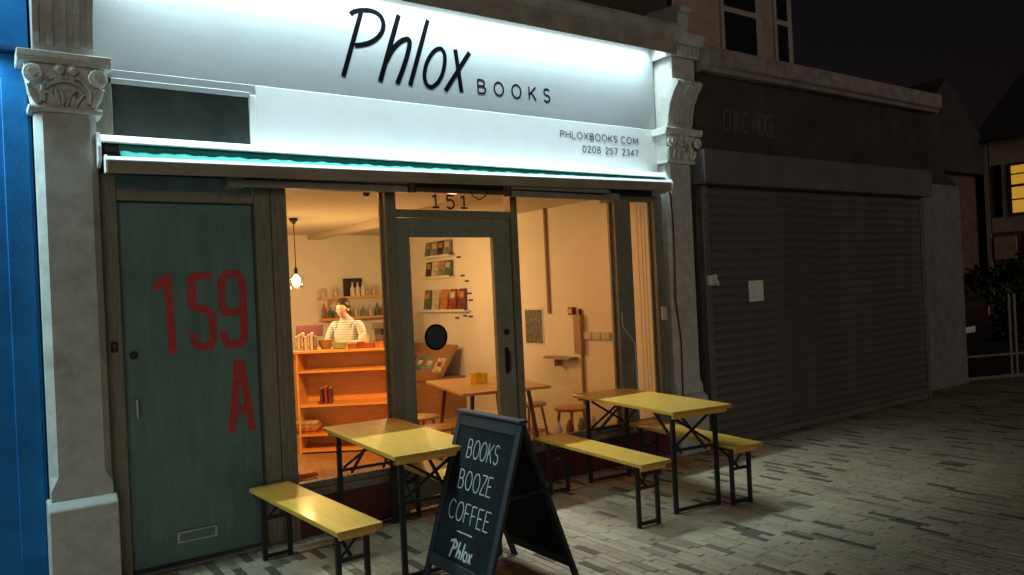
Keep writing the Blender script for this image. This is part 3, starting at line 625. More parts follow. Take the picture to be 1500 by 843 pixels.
# ================================================================== BEYOND: barrier, car, hedge, house
gt = thing('barrier', 'low grey tubular metal barrier beside the shuttered shop', 'barrier', (12.9, 5.4, 0))
ga = Vector((12.1, 5.68, 0)); gb = Vector((16.0, 4.1, 0)); gd = (gb-ga).normalized()
MB().bar(ga+Vector((0, 0, .03)), gb+Vector((0, 0, .03)), .05, .045).build('rail', 'gate_metal', gt)
MB().bar(ga+Vector((0, 0, .36)), gb+Vector((0, 0, .36)), .03, .03).build('rail', 'gate_metal', gt)
for d in (.05, .92, 1.02, 3.0, 4.1):
    p = ga+gd*d; MB().lathe([(.026, 0), (.026, 1.26 if 0.5 < d < 2 else .95), (.012, 1.275 if .5 < d < 2 else .965)], p, 10).build('post', 'gate_metal', gt, smooth=True)
ps = ga+gd*1.45+Vector((0, 0, .78)); MB().bar(ps, ps+gd*.28, .012, .09).build('name_plate', 'grey_plastic', gt)
# car, rear towards the street
car = thing('parked_car', 'dark parked hatchback seen from behind beyond the metal barrier', 'car', (16.0, 9.2, 0))
cx0, cx1, cy0 = 15.35, 17.05, 7.3
secs = [(cy0, .28, .62, .66, .80), (cy0+.08, .22, .95, 1.0, .84), (cy0+.45, .20, .96, 1.38, .85), (cy0+1.2, .20, .96, 1.46, .86), (cy0+2.1, .20, .94, 1.42, .86), (cy0+2.9, .20, .92, .98, .85), (cy0+3.7, .22, .80, .84, .82), (cy0+3.95, .3, .6, .62, .74)]
mb = MB(); vs = []; xm = (cx0+cx1)/2
for (y, zb, zw, zt, hw) in secs:
    rw = hw*.74 if zt-zw > .2 else hw*.92
    vs += [(xm-hw*.95, y, zb), (xm-hw, y, (zb+zw)/2), (xm-hw*.97, y, zw), (xm-rw, y, zt-.03), (xm-rw*.85, y, zt), (xm+rw*.85, y, zt), (xm+rw, y, zt-.03), (xm+hw*.97, y, zw), (xm+hw, y, (zb+zw)/2), (xm+hw*.95, y, zb)]
fs = [tuple(range(10)), tuple(range(70, 80))]
for i in range(7):
    for k in range(10): fs.append((i*10+k, i*10+(k+1) % 10, (i+1)*10+(k+1) % 10, (i+1)*10+k))
body = mb.add(vs, fs).build('body', 'car_paint', car, bevel=.03, smooth=True, seg=2)
MB().add([(xm-.56, cy0+.11, 1.02), (xm+.56, cy0+.11, 1.02), (xm+.5, cy0+.40, 1.34), (xm-.5, cy0+.40, 1.34)], [(0, 1, 2, 3)]).build('rear_window', 'dark_glass', car).modifiers.new('t', 'SOLIDIFY').thickness = .01
for sx in (-1, 1):
    MB().box(xm+sx*.72-.1, xm+sx*.72+.1, cy0-.02, cy0+.06, .70, .92).build('tail_light', 'tail_light', car, bevel=.02)
    for wy in (cy0+.75, cy0+3.2):
        w = MB().lathe([(.2, -.1), (.30, -.1), (.32, -.07), (.32, .07), (.30, .1), (.2, .1)], (xm+sx*.78, wy, .32), 20, 'x').build('wheel', 'tyre', car, smooth=True)
        MB().lathe([(.19, -.105), (.19, .105)], (xm+sx*.78, wy, .32), 16, 'x').build('rim', 'gate_metal', w)
MB().box(xm-.82, xm+.82, cy0-.05, cy0+.1, .30, .52).build('bumper', 'black_metal', car, bevel=.03)
MB().box(xm-.62, xm-.10, cy0-.062, cy0-.051, .44, .555).build('number_plate', 'plate', car)
# hedge
def leaf_cloud(name, material, parent, inside, n, size, bounds, seed):
    rnd = random.Random(seed); mb = MB(); k = 0
    while k < n:
        p = Vector([rnd.uniform(a, b) for a, b in bounds])
        if not inside(p, rnd): continue
        k += 1; a = Vector((rnd.gauss(0, 1), rnd.gauss(0, 1), rnd.gauss(0, 1))).normalized(); b = a.orthogonal().normalized()
        c = a.cross(b); s = size*rnd.uniform(.6, 1.3)
        mb.add([p-b*s, p+c*s*.45+a*s*.12, p+b*s, p-c*s*.45+a*s*.12], [(0, 1, 2, 3)])
    return mb.build(name, material, parent)
hd = thing('hedge', 'dark tall hedge behind the parked car and metal barrier', 'hedge', (20, 10, 0))
def hin(p, r):
    top = 1.75+.25*sin(p.y*1.9)+.18*sin(p.y*4.3+1)+.1*sin(p.x*5)
    dd = min(p.x-19.3-.15*sin(p.y*3+p.z*4), 20.7-p.x, top-p.z)
    return dd > 0 and (dd < .3 or r.random() < .25)
h_ = leaf_cloud('foliage', 'hedge_leaf', hd, hin, 16000, .085, ((19.0, 20.9), (3, 16), (.05, 2.2)), 3)
for k in range(14): MB().tube([(20+random.uniform(-.3, .3), 3.5+k*.9, 0), (20+random.uniform(-.3, .3), 3.5+k*.9, .9), (20+random.uniform(-.3, .3), 3.5+k*.9+.2, 1.5)], [.05, .04, .015], 6).build('stem', 'bark', hd)
# house with lit window: wall faces the street end
ho = thing('far_house', 'pale rendered house with a lit yellow upstairs window behind the hedge', 'building', (31, 8, 0))
HX = 30
MB().box(HX, HX+8, -6, 12.75, 2.9, 6.2).build('wall', 'house_render', ho)
MB().box(HX+.05, HX+8, -6, 12.7, 0, 2.9).build('ground_wall', 'house_brick', ho)
MB().box(HX, HX+.06, 12.80, 12.95, 0, 6.1).build('drain_pipe', 'window_paint', ho)
MB().prism([(HX-.5, 6.15), (HX+8.5, 6.15), (HX+4, 9.2)], 'y', -6.4, 13.2).build('roof', 'roof_slate', ho)
wz0, wz1 = 3.45, 5.28
def hwin(y0, y1, lit, z0=wz0, z1=wz1):
    w = MB().box(HX-.05, HX+.02, y0, y1, z0, z1).build('window', 'window_paint' if not lit else 'plum', ho)
    ym = (y0+y1)/2; zm = (z0+z1)/2+.12
    for (a, b) in ((y0+.09, ym-.05), (ym+.05, y1-.09)):
        for (c, d) in ((z0+.1, zm-.05), (zm+.05, z1-.1)): B('pane', 'lit_curtain' if lit else 'dark_glass', w, HX-.065, HX-.052, a, b, c, d)
hwin(10.75, 12.13, True)
for zz_ in (3.98, 4.86): B('glazing_bar', 'plum', ho, HX-.075, HX-.0655, 10.80, 12.08, zz_, zz_+.05); hwin(12.38, 12.62, False); hwin(7.5, 8.9, False)
for (a, b) in ((12.0, 12.7), (9.2, 11.6)): MB().box(HX-.04, HX+.04, a, b, 1.95, 2.75).build('lintel_band', 'house_render', ho)
for (a, b) in ((9.6, 11.2),): B('window', 'dark_glass', ho, HX-.03, HX+.049, a, b, .9, 1.94)
bh = thing('brick_house', 'dark brick house in shadow behind the shuttered shop pier', 'building', (26, 16, 0))
MB().box(24, 31, 13.3, 22, 0, 5.0).build('wall', 'house_brick', bh)
MB().prism([(23.6, 5.01), (31.4, 5.01), (27.5, 8.2)], 'y', 12.9, 22.4).build('roof', 'roof_slate', bh)
B('window_band', 'house_render', bh, 23.95, 23.999, 13.9, 15.3, 2.0, 2.8); B('window', 'dark_glass', bh, 23.96, 23.998, 14, 15.2, .9, 1.99)

# ================================================================== FURNITURE
def plank_set(root, n, w, l, z0, z1, name='plank'):
    pw = w/n
    for k in range(n):
        a = -w/2+pw*k
        o = MB().box(a+.001, a+pw-.001, -l/2, l/2, z0, z1).build(name, 'pine', root, bevel=.004, seg=2)
def leg_frame(root, w, l, z, sy, inset, lw):
    y = sy*(l/2-inset)
    for sx in (-1, 1):
        MB().box(sx*w/2-lw/2, sx*w/2+lw/2, y-.012, y+.012, .0, z).build('leg', 'black_metal', root, bevel=.002)
    f = MB().box(-w/2+lw/2+.0005, w/2-lw/2-.0005, y-.011, y+.011, .012, .034).build('foot_bar', 'black_metal', root)
    MB().box(-w/2+lw/2+.0005, w/2-lw/2-.0005, y-.010, y+.010, z*.62, z*.62+.02).build('cross_bar', 'black_metal', root)
    MB().box(-w/2-.05, w/2+.05, y-.03, y+.03, z+.0005, z+.012).build('mount_plate', 'black_metal', root)
def bench(label, x, y, rz, table=False):
    l = 1.34
    if table:
        t = thing('beer_table', label, 'table', (0, 0, 0), 'folding beer tables outside the bookshop'); w, zt, th = .56, .76, .028
        plank_set(t, 2, w, l, zt-th, zt)
        lf, lw = .40, .034
    else:
        t = thing('beer_bench', label, 'bench', (0, 0, 0), 'folding beer benches outside the bookshop'); w, zt, th = .27, .46, .028
        plank_set(t, 1, w, l, zt-th, zt)
        lf, lw = .17, .03
    MB().box(-w/2+.03, w/2-.03, -l/2+.03, -l/2+.055, zt-th-.03, zt-th-.0005).build('end_batten', 'pine_edge', t)
    MB().box(-w/2+.03, w/2-.03, l/2-.055, l/2-.03, zt-th-.03, zt-th-.0005).build('end_batten', 'pine_edge', t)
    zl = zt-th-.013
    for sy in (-1, 1):
        leg_frame(t, lf, l, zl, sy, .11, lw)
        yo = sy*(l/2-.11)
        if table:
            for sx in (-1, 1):
                MB().bar((sx*.12, yo-sy*.015, zl*.60), (sx*.10, yo-sy*.36, zl-.01), .012, .022).build('strut', 'black_metal', t)
            MB().bar((-lf/2+.02, yo-sy*.02, zl*.66), (lf/2-.02, yo-sy*.02, zl-.02), .010, .018).build('diagonal_brace', 'black_metal', t)
            MB().bar((lf/2-.02, yo-sy*.034, zl*.66), (-lf/2+.02, yo-sy*.034, zl-.02), .010, .018).build('diagonal_brace', 'black_metal', t)
        else:
            MB().bar((0, yo-sy*.015, zl*.64), (0, yo-sy*.27, zl-.006), .02, .012).build('strut', 'black_metal', t)
            MB().bar((-lf/2+.02, yo-sy*.02, zl*.66), (lf/2-.02, yo-sy*.02, zl-.02), .008, .014).build('diagonal_brace', 'black_metal', t)
    t.location = (x, y, .0); t.rotation_euler = (0, 0, radians(rz))
    return t
bench('yellow pine folding table beside the chalkboard in front of the lit counter', 2.30, 4.70, -4, True)
bench('yellow pine folding table by the stone pilaster and roller shutter', 4.44, 4.51, -7.5, True)
bench('yellow pine bench standing alone in front of the teal door', 1.645, 4.55, 2.5)
bench('yellow pine bench half hidden behind the chalkboard beside the table', 2.66, 4.72, -1)
bench('yellow pine bench between the chalkboard and the far table', 3.88, 4.48, -5)
bench('yellow pine bench on the shutter side of the far table', 4.79, 4.38, -8.5)

# A-board
ab = thing('chalkboard_sign', 'black A-frame chalkboard reading BOOKS BOOZE COFFEE in white', 'sign', (2.48, 3.79, 0))
AY0, AY1 = 3.45, 4.12; ATX, ATZ = 2.465, .955
def board(sign, bx, name):
    O = Vector((bx, AY1 if sign < 0 else AY0, .0)); Tt = Vector((ATX+sign*.012, O.y, ATZ-.012)); V = (Tt-O); Lg = V.length; V.normalize()
    U = Vector((0, -1 if sign < 0 else 1, 0)); Nn = U.cross(V).normalized()
    return O, U, V, Nn, Lg
def ob(O, U, V, Nn, u0, u1, v0, v1, n0, n1):
    vs = [O+U*u+V*v_+Nn*n_ for n_ in (n0, n1) for v_ in (v0, v1) for u in (u0, u1)]
    return MB().add(vs, [(0, 2, 3, 1), (4, 5, 7, 6), (0, 1, 5, 4), (2, 6, 7, 3), (0, 4, 6, 2), (1, 3, 7, 5)])
AW = AY1-AY0
for sign, bx in ((-1, 2.15), (1, 2.82)):
    O, U, V, Nn, Lg = board(sign, bx, '')
    if Nn.x*sign < 0: Nn = -Nn
    p = ob(O, U, V, Nn, .04, AW-.04, .13, Lg-.05, -.018, -.008).build('panel', 'chalkboard', ab)
    for (u0, u1, v0, v1) in ((0, .045, 0, Lg), (AW-.045, AW, 0, Lg), (.0455, AW-.0455, Lg-.065, Lg-.0), (.0455, AW-.0455, .10, .165)):
        ob(O, U, V, Nn, u0, u1, v0, v1, -.024, .0).build('frame_rail', 'chalk_frame', p, bevel=.003)
    if sign < 0:
        fr_ = lambda u, v_: (O+U*u+V*v_+Nn*(-.0078), U, V, Nn)
        # inner chalk lettering
        text('BOOKS', fr_(.175, .745), .112, .0066, .33, 'chalk', p, gap=.16, name='chalk_letter', depth=.0006, hand=.03, xs=.8)
        text('BOOZE', fr_(.155, .565), .112, .0066, .35, 'chalk', p, gap=.16, name='chalk_letter', depth=.0006, hand=.03, xs=.8)
        text('COFFEE', fr_(.115, .385), .112, .0066, .43, 'chalk', p, gap=.16, name='chalk_letter', depth=.0006, hand=.03, xs=.8)
        letter('chalk_line', [[(0, 0), (.16, .0)]], .007, fr_(.25, .335), 'chalk', p, depth=.0006)
        q = fr_(.225, .195); s = .085; Wd = .014
        letter('chalk_letter', [[(.03, 1.05*s), (.0, -.1*s)], [(-.015, .9*s), (.03, 1.06*s), (.06, .85*s), (.05, .6*s), (.015, .5*s)]], Wd, q, 'chalk', p, depth=.0006)
        letter('chalk_letter', [[(.085, 1.05*s), (.065, 0)], [(.07, .3*s), (.095, .5*s), (.105, .4*s), (.095, 0)]], Wd, q, 'chalk', p, depth=.0006)
        letter('chalk_letter', [[(.135, 1.05*s), (.12, 0)]], Wd, q, 'chalk', p, depth=.0006)
        letter('chalk_letter', [[(x_*.018+.158, y_*s) for x_, y_ in arc(0, .3, 1, .3, 0, 330, 12)]+['close']], Wd*.8, q, 'chalk', p, depth=.0006)
        letter('chalk_letter', [[(.188, 0), (.222, .62*s)], [(.192, .6*s), (.218, 0)]], Wd*.9, q, 'chalk', p, depth=.0006)
MB().box(ATX-.03, ATX+.03, AY0, AY1, ATZ-.006, ATZ+.012).build('top_cap', 'chalk_frame', ab, bevel=.004)
MB().bar((2.335, AY0-.012, .56), (2.60, AY0-.012, .575), .008, .02).build('stay', 'black_metal', ab)
MB().bar((2.335, AY1+.012, .56), (2.60, AY1+.012, .575), .008, .02).build('stay', 'black_metal', ab)

# ================================================================== INTERIOR
def lamp_point(parent, loc, power, color, rad):
    l = bpy.data.lights.new('lamp', 'POINT'); l.energy = power; l.color = color; l.shadow_soft_size = rad
    o = bpy.data.objects.new('lamp', l); COL.objects.link(o); o.parent = parent; o.location = Vector(loc)-root_loc(parent); return o
WARM = (1, .30, .045)
pz = 1.92
def pendant(px_, py_, label, power):
    pl = Vector((px_, py_, 2.6))
    pd = thing('pendant_lamp', label, 'lamp', (pl.x, pl.y, 2.3), 'pendant lamps over the counter')
    MB().lathe([(.05, 2.575), (.045, 2.598)], (pl.x, pl.y, 0), 14).build('ceiling_rose', 'black_metal', pd, smooth=True)
    MB().lathe([(.01, 2.53), (.045, 2.5745)], (pl.x, pl.y, 0), 14).build('rose_cone', 'black_metal', pd, smooth=True)
    MB().tube([(pl.x, pl.y, 2.54), (pl.x, pl.y, pz+.12)], .005, 6).build('cord', 'black_metal', pd)
    MB().lathe([(.012, pz+.13), (.020, pz+.10), (.020, pz+.05)], (pl.x, pl.y, 0), 12).build('holder', 'black_metal', pd, smooth=True)
    MB().lathe([(.015, pz+.05), (.045, pz+.0), (.05, pz-.03), (.035, pz-.07), (.01, pz-.085)], (pl.x, pl.y, 0), 14).build('bulb', 'bulb', pd, smooth=True)
    MB().lathe([(.03, pz+.055), (.075, pz+.02), (.085, pz-.05), (.07, pz-.11), (.068, pz-.11), (.083, pz-.05), (.073, pz+.018), (.03, pz+.052)], (pl.x, pl.y, 0), 18).build('glass_shade', 'clear_glass', pd, smooth=True)
    lamp_point(pd, (pl.x, pl.y, pz-.17), power, WARM2, .06)
WARM2 = (1, .55, .205)
pendant(3.04, 8.50, 'lit glass pendant lamp hanging on a cord beside the till', 33)
q = on_y(392, 405, 8.75); pendant(q.x, q.y, 'added glass pendant lamp, out of sight nearest the hall side wall', 38)  # added lamp hidden by the corner post, brightens the back wall
q = on_y(580, 405, 8.25); pendant(q.x, q.y, 'added glass pendant lamp, out of sight behind the door mullion', 45)  # second added lamp, kept behind the mullion, spreads light deeper into the room
for i, (lx, ly, pw) in enumerate(((2.45, 5.84, 10), (3.55, 5.84, 8), (4.75, 5.84, 3))):
    c = thing('ceiling_light', ['round flush ceiling light inside above the counter window', 'round flush ceiling light inside above the shop door', 'round flush ceiling light inside above the far window'][i], 'ceiling light', (lx, ly, 2.56))
    MB().lathe([(.13, 2.575), (.13, 2.599)], (lx, ly, 0), 20).build('base', 'grey_plastic', c, smooth=True)
    MB().lathe([(.05, 2.552), (.09, 2.56), (.11, 2.5745)], (lx, ly, 0), 20).build('diffuser', 'diffuser', c, smooth=True)
    a = area('lamp', c, (lx, ly, 2.548), .2, .2, pw, WARM)

sp = thing('fill_spot', 'added spot lamp, out of sight inside the window, brightening the counter', 'fill_spot', (2.75, 5.93, 2.56))  # unseen spot added to brighten the counter front without the side wall
sd_ = (Vector((3.33, 7.95, .55))-Vector((2.75, 5.93, 2.55))).normalized()
c0 = Vector((2.75, 5.93, 2.553)); MB().tube([c0-sd_*.03, c0+sd_*.03], .03, 12).build('can', 'black_metal', sp, smooth=True); MB().lathe([(.03, 2.588), (.03, 2.599)], (2.75, 5.90, 0), 12).build('mount', 'black_metal', sp)
l = bpy.data.lights.new('lamp', 'SPOT'); l.energy = 420; l.color = (1, .42, .10); l.spot_size = radians(46); l.spot_blend = .6; l.shadow_soft_size = .03
o = bpy.data.objects.new('lamp', l); COL.objects.link(o); o.parent = sp; o.location = c0+sd_*.035-sp.location; o.rotation_euler = (-sd_).to_track_quat('Z', 'Y').to_euler()

# counter: bookshelf front facing the door
ct = thing('counter', 'orange plywood counter with open shelves facing the window', 'counter', (0, 0, 0))
cw, cd = 1.04, .55; zs = [.03, .20, .515, .885, 1.10]
MB().box(-cw/2, -cw/2+.02, 0, cd, .0, 1.085).build('side', 'plywood', ct); MB().box(cw/2-.02, cw/2, 0, cd, .0, 1.085).build('side', 'plywood', ct)
MB().box(-cw/2+.0205, cw/2-.0205, .36, .375, .0, 1.085).build('back', 'plywood', ct)
for z in zs[:-1]: MB().box(-cw/2+.0205, cw/2-.0205, .0, .3595, z-.011, z+.011).build('shelf', 'plywood', ct)
MB().box(-cw/2-.02, cw/2+.02, -.02, cd+.05, 1.0855, 1.115).build('worktop', 'plywood', ct, bevel=.003)
CX, CY, CR = 3.33, 7.95, math.atan2(-.60, .86)
ct.location = (CX, CY, .012); ct.rotation_euler = (0, 0, CR)
def cpt(u, v): return Vector((CX+u*cos(CR)-v*sin(CR), CY+u*sin(CR)+v*cos(CR), 0))
# things on the counter shelves and worktop
CW = {'clear_jar': 'clear glass', 'cream_ceramic': 'cream', 'brown_jar': 'brown', 'book_green': 'dark green', 'book_grey': 'grey', 'book_orange': 'orange', 'book_red': 'red', 'book_plum': 'dark plum', 'book_cream': 'cream', 'paper': 'white', 'book_black': 'black', 'book_teal': 'teal'}
def book(x, y, z, w, t, h, rz, material, label, group, tilt=0):
    o = MB().box(-w/2, w/2, -t/2, t/2, 0, h).build('book', material, None, bevel=.002)
    c = MB().box(-w/2+.004, w/2+.0005, -t/2+.003, t/2-.003, .003, h+.0006).build('pages', 'paper', o)
    o.location = (x, y, z); o.rotation_euler = (tilt, 0, rz); return tag(o, CW[material]+' '+label, 'book', group)
ZT = .012+1.1155
for k in range(3):
    p = cpt(-.27+.045*k, .1); book(p.x, p.y, .012+.5265, .13, .028, .17+.02*(k % 2), CR+1.57+random.uniform(-.1, .1), ['book_plum', 'book_red', 'book_plum'][k], 'book standing on the middle counter shelf', 'dark red books on the counter shelf')
for k in range(7):
    p = cpt(-.44, .12); o = MB().box(-.12, .12, -.09, .09, 0, .018).build('magazine', random.choice(['book_orange', 'book_cream', 'book_red']), None); o.location = (p.x+random.uniform(-.01, .01), p.y, .012+.2115+k*.0185); o.rotation_euler = (0, 0, CR+random.uniform(-.12, .12)); tag(o, CW[o.data.materials[0].name]+' magazine in the stack on the low counter shelf', 'magazine', 'magazines stacked low in the counter')
for k in range(6):
    o = MB().box(-.11, .11, -.14, .14, 0, .02).build('magazine', random.choice(['book_orange', 'book_plum', 'book_cream']), None); o.location = (2.42, 6.9, .012+k*.0205+.001); o.rotation_euler = (0, 0, random.uniform(-.2, .2)); tag(o, CW[o.data.materials[0].name]+' magazine in the stack on the shop floor inside the window', 'magazine', 'magazines stacked on the floor')
for k in range(7):
    p = cpt(-.545+.034*k, .16); book(p.x, p.y, ZT, .12, .027, .15+.02*((k*7) % 3), CR+1.57+.12+random.uniform(-.05, .05), ['book_cream', 'paper', 'book_cream', 'paper', 'book_cream', 'paper', 'book_grey'][k], 'book in the row at the end of the counter', 'cream books on the counter', tilt=0)
tl_ = thing('till', 'dark red till screen standing behind the row of cream books', 'till', (0, 0, 0))
MB().box(-.06, .06, -.08, .08, 0, .02).build('foot', 'plum', tl_); MB().box(-.02, .02, -.02, .02, .021, .14).build('stem', 'plum', tl_)
MB().cbox((0, .0, .20), (.30, .025, .13), Matrix.Rotation(-.3, 3, 'X')).build('screen', 'plum', tl_, bevel=.005)
p = cpt(-.46, .40); tl_.location = (p.x, p.y, ZT); tl_.rotation_euler = (0, 0, CR)
def vessel(name, u, v, prof, material, label, cat, group=None, z=None, pos=None, lid=None):
    o = MB().lathe(prof, (0, 0, 0), 16).build(name, material, None, smooth=True); p = pos or cpt(u, v)
    o.location = (p[0], p[1], ZT if z is None else z); tag(o, label, cat, group)
    if group and name != 'bottle' or group == 'bottles on the lower shelf': o['label'] = CW[material]+' '+label
    if lid: MB().lathe(lid, (0, 0, 0), 14).build('lid', 'black_metal', o, smooth=True)
    return o
vessel('bowl', -.06, .10, [(.05, 0), (.07, .01), (.085, .07), (.078, .07), (.06, .015)], 'green_bowl', 'pale green bowl on the counter in front of the person', 'bowl')
vessel('teapot', .17, .32, [(.055, 0), (.068, .03), (.07, .10), (.055, .13), (.02, .15)], 'cream_ceramic', 'cream ceramic pot on the counter beside the person', 'pot')
for k, (u, w) in enumerate(((.09, .10), (.18, .07), (.27, .11), (.385, .09), (.47, .06))):
    p = cpt(u, .06); o = MB().box(-w/2, w/2, -.04, .04, 0, .055+.012*(k % 2)).build('snack_box', ['brown_jar', 'book_red', 'brown_jar', 'book_orange', 'brown_jar'][k], None, bevel=.004); o.location = (p.x, p.y, ZT); o.rotation_euler = (0, 0, CR); MB().box(-w/2+.01, w/2-.01, -.0415, -.0402, .012, .04).build('label_card', 'book_cream', o); tag(o, CW[o.data.materials[0].name]+' snack box along the counter front edge', 'box', 'snack boxes on the counter')
cm = thing('coffee_machine', 'grey metal coffee machine on the counter beside the cream pot', 'coffee machine', (0, 0, 0))
MB().box(-.13, .13, -.10, .14, 0, .05).build('base', 'machine_metal', cm, bevel=.006); MB().box(-.13, .13, .04, .14, .051, .27).build('body', 'machine_metal', cm, bevel=.01)
MB().box(-.13, .13, -.10, .039, .19, .27).build('group_head', 'machine_metal', cm, bevel=.01); MB().lathe([(.03, .13), (.035, .189)], (0, -.05, 0), 12).build('filter', 'black_metal', cm); MB().bar((0, -.08, .15), (0, -.19, .14), .02, .02).build('handle', 'black_metal', cm)
p = cpt(.40, .34); cm.location = (p.x, p.y, ZT); cm.rotation_euler = (0, 0, CR)
vessel('bottle', .30, .44, [(.03, 0), (.035, .01), (.035, .15), (.012, .2), (.012, .26)], 'book_black', 'dark bottle standing behind the cream pot', 'bottle')
vessel('basket', -.23, .2, [(.05, 0), (.08, .05), (.085, .10), (.07, .10), (.05, .02)], 'display_wood', 'brown basket on the counter beside the green bowl', 'basket')

# shelves on the back wall
BY = 10.70
def bshelf(px0, px1, py0, py1, label):
    a = on_y(px0, py0, BY-.1); b = on_y(px1+28, py1, BY-.1); z = (a.z+b.z)/2
    s = thing('wall_shelf', label, 'shelf', (a.x, BY, z), 'shelves behind the counter'); B('board', 'plywood', s, a.x, b.x, BY-.2, BY-.001, z-.03, z)
    for xx in (a.x+.15, b.x-.15): MB().prism([(BY-.001, z-.031), (BY-.16, z-.031), (BY-.001, z-.16)], 'x', xx, xx+.015).build('bracket', 'plywood', s)
    return a.x, b.x, z
sx0, sx1, z1_ = bshelf(468, 566, 437, 430, 'upper plywood shelf of jars and bottles behind the person')
rb = random.Random(5)
x = sx0+.06; k = 0
while x < sx1-.08:
    h = rb.uniform(.08, .16); r = rb.uniform(.03, .045)
    if on_y(502, 420, BY-.1).x-.08 < x < on_y(532, 420, BY-.1).x+.05: x += .05; continue
    vessel('jar', 0, 0, [(r*.9, 0), (r, .01), (r, h*.75), (r*.6, h*.9), (r*.6, h)], rb.choice(['clear_jar', 'clear_jar', 'cream_ceramic', 'brown_jar']), 'small jar on the upper shelf behind the counter', 'jar', 'jars on the upper shelf', z=z1_, pos=(x, BY-.09)); x += r*2+rb.uniform(.03, .12)
a = on_y(503, 411, BY-.05); b = on_y(531, 432, BY-.05)
pc = tag(MB().box(a.x, b.x, BY-.06, BY-.03, z1_+.0005, z1_+.26).build('picture', 'book_black', None, bevel=.003), 'black framed picture standing on the upper shelf', 'picture')
for k in range(3): vessel('bottle', 0, 0, [(.03, 0), (.034, .01), (.034, .11), (.012, .15), (.012, .20)], 'cream_ceramic', 'pale bottle in front of the black picture', 'bottle', 'pale bottles on the upper shelf', z=z1_, pos=(a.x+.10+.08*k, BY-.13))
sx0, sx1, z2_ = bshelf(470, 568, 466, 461, 'lower plywood shelf of bottles behind the person')
x = sx0+.05
while x < sx1-.05:
    h = rb.uniform(.13, .22); r = rb.uniform(.028, .04)
    vessel('bottle', 0, 0, [(r*.9, 0), (r, .01), (r, h*.6), (r*.35, h*.8), (r*.35, h)], rb.choice(['clear_jar', 'book_green', 'cream_ceramic', 'brown_jar', 'book_grey', 'clear_jar']), 'bottle on the lower shelf behind the counter', 'bottle', 'bottles on the lower shelf', z=z2_, pos=(x, BY-.1)); x += r*2+rb.uniform(.02, .06)
# back counter under the shelves
bc = thing('back_counter', 'brown cupboard counter along the wall behind the person', 'counter', (4.5, BY-.3, 0)); B('carcass', 'plywood', bc, 3.6, 5.1, BY-.55, BY-.002, .013, .9); B('worktop', 'display_wood', bc, 3.58, 5.12, BY-.58, BY-.001, .901, .94)

# right wall: picture ledges with books
WX = 5.5
def ledge(pa, pb, label, books, h):
    a = on_x(*pa, WX); b = on_x(*pb, WX); z = (a.z+b.z)/2
    s = thing('picture_ledge', label, 'shelf', (WX, (a.y+b.y)/2, z), 'white book ledges on the side wall')
    B('board', 'paper', s, WX-.11, WX-.001, b.y, a.y, z-.02, z); B('lip', 'paper', s, WX-.118, WX-.1105, b.y, a.y, z-.02, z+.015)
    n = len(books)
    for k, m_ in enumerate(books):
        y = a.y-.06-(a.y-b.y-.1)*(k+.5)/n; o = MB().box(-.012, .012, -.085, .085, 0, h*(.9+.12*((k*3) % 3)/2)).build('book', m_, None, bevel=.001)
        MB().box(-.0135, -.0122, -.055, .055, h*.5, h*.78).build('cover_print', 'book_cream' if k % 2 else 'book_orange', o)
        o.location = (WX-.06, y, z+.0045); o.rotation_euler = (0, .16, 0)
        tag(o, CW[m_]+' '+label_books, 'book', 'books on the wall ledges')
label_books = 'book facing out on the top wall ledge'; ledge((625, 378), (667, 374), 'top white ledge of books on the side wall', ['book_green', 'book_grey', 'book_black', 'book_grey'], .23)
label_books = 'book facing out on the middle wall ledge'; ledge((626, 408), (668, 404), 'middle white ledge of books on the side wall', ['book_black', 'book_cream', 'book_grey', 'book_green'], .24)
label_books = 'book facing out on the lowest wall ledge above the display'; ledge((622, 457), (690, 452), 'lowest long white ledge of books on the side wall', ['book_green', 'book_cream', 'book_orange', 'book_red', 'book_plum'], .32)
for k, (px, py) in enumerate(((672, 377), (678, 404), (684, 412), (688, 430), (670, 466), (682, 463), (690, 440), (690, 464))):
    p = on_x(px, py, WX); o = MB().box(WX-.006, WX-.0005, p.y-.05, p.y+.05, p.z-.012, p.z+.012).build('shelf_label', 'ink_grey', None); tag(o, 'tiny dark label strip on the wall beside the book ledges', 'label', 'wall labels by the ledges')
# sloping display unit on the right wall
du = thing('display_unit', 'brown wooden sloping book display against the side wall', 'book display', (WX-.2, 9.7, 0))
B('base', 'display_wood', du, WX-.42, WX-.002, 9.0, 10.45, .013, .56); B('front_lip', 'display_wood', du, WX-.45, WX-.421, 8.97, 10.47, .50, .64)
MB().prism([(WX-.40, .561), (WX-.36, .561), (WX-.09, .97), (WX-.13, .98)], 'y', 9.0, 10.45).build('sloping_back', 'display_wood', du)
for k, m_ in enumerate(['book_cream', 'book_grey', 'book_teal', 'book_plum', 'book_grey']):
    o = MB().box(-.012, .012, -.10, .10, 0, .27).build('book', m_, None, bevel=.001); MB().box(-.0135, -.0122, -.06, .06, .14, .21).build('cover_print', 'book_cream' if k else 'book_red', o)
    o.location = (WX-.385+.0, 9.17+k*.27, .575); o.rotation_euler = (0, .58, 0); tag(o, CW[m_]+' book leaning on the sloping wooden display', 'book', 'books on the display')
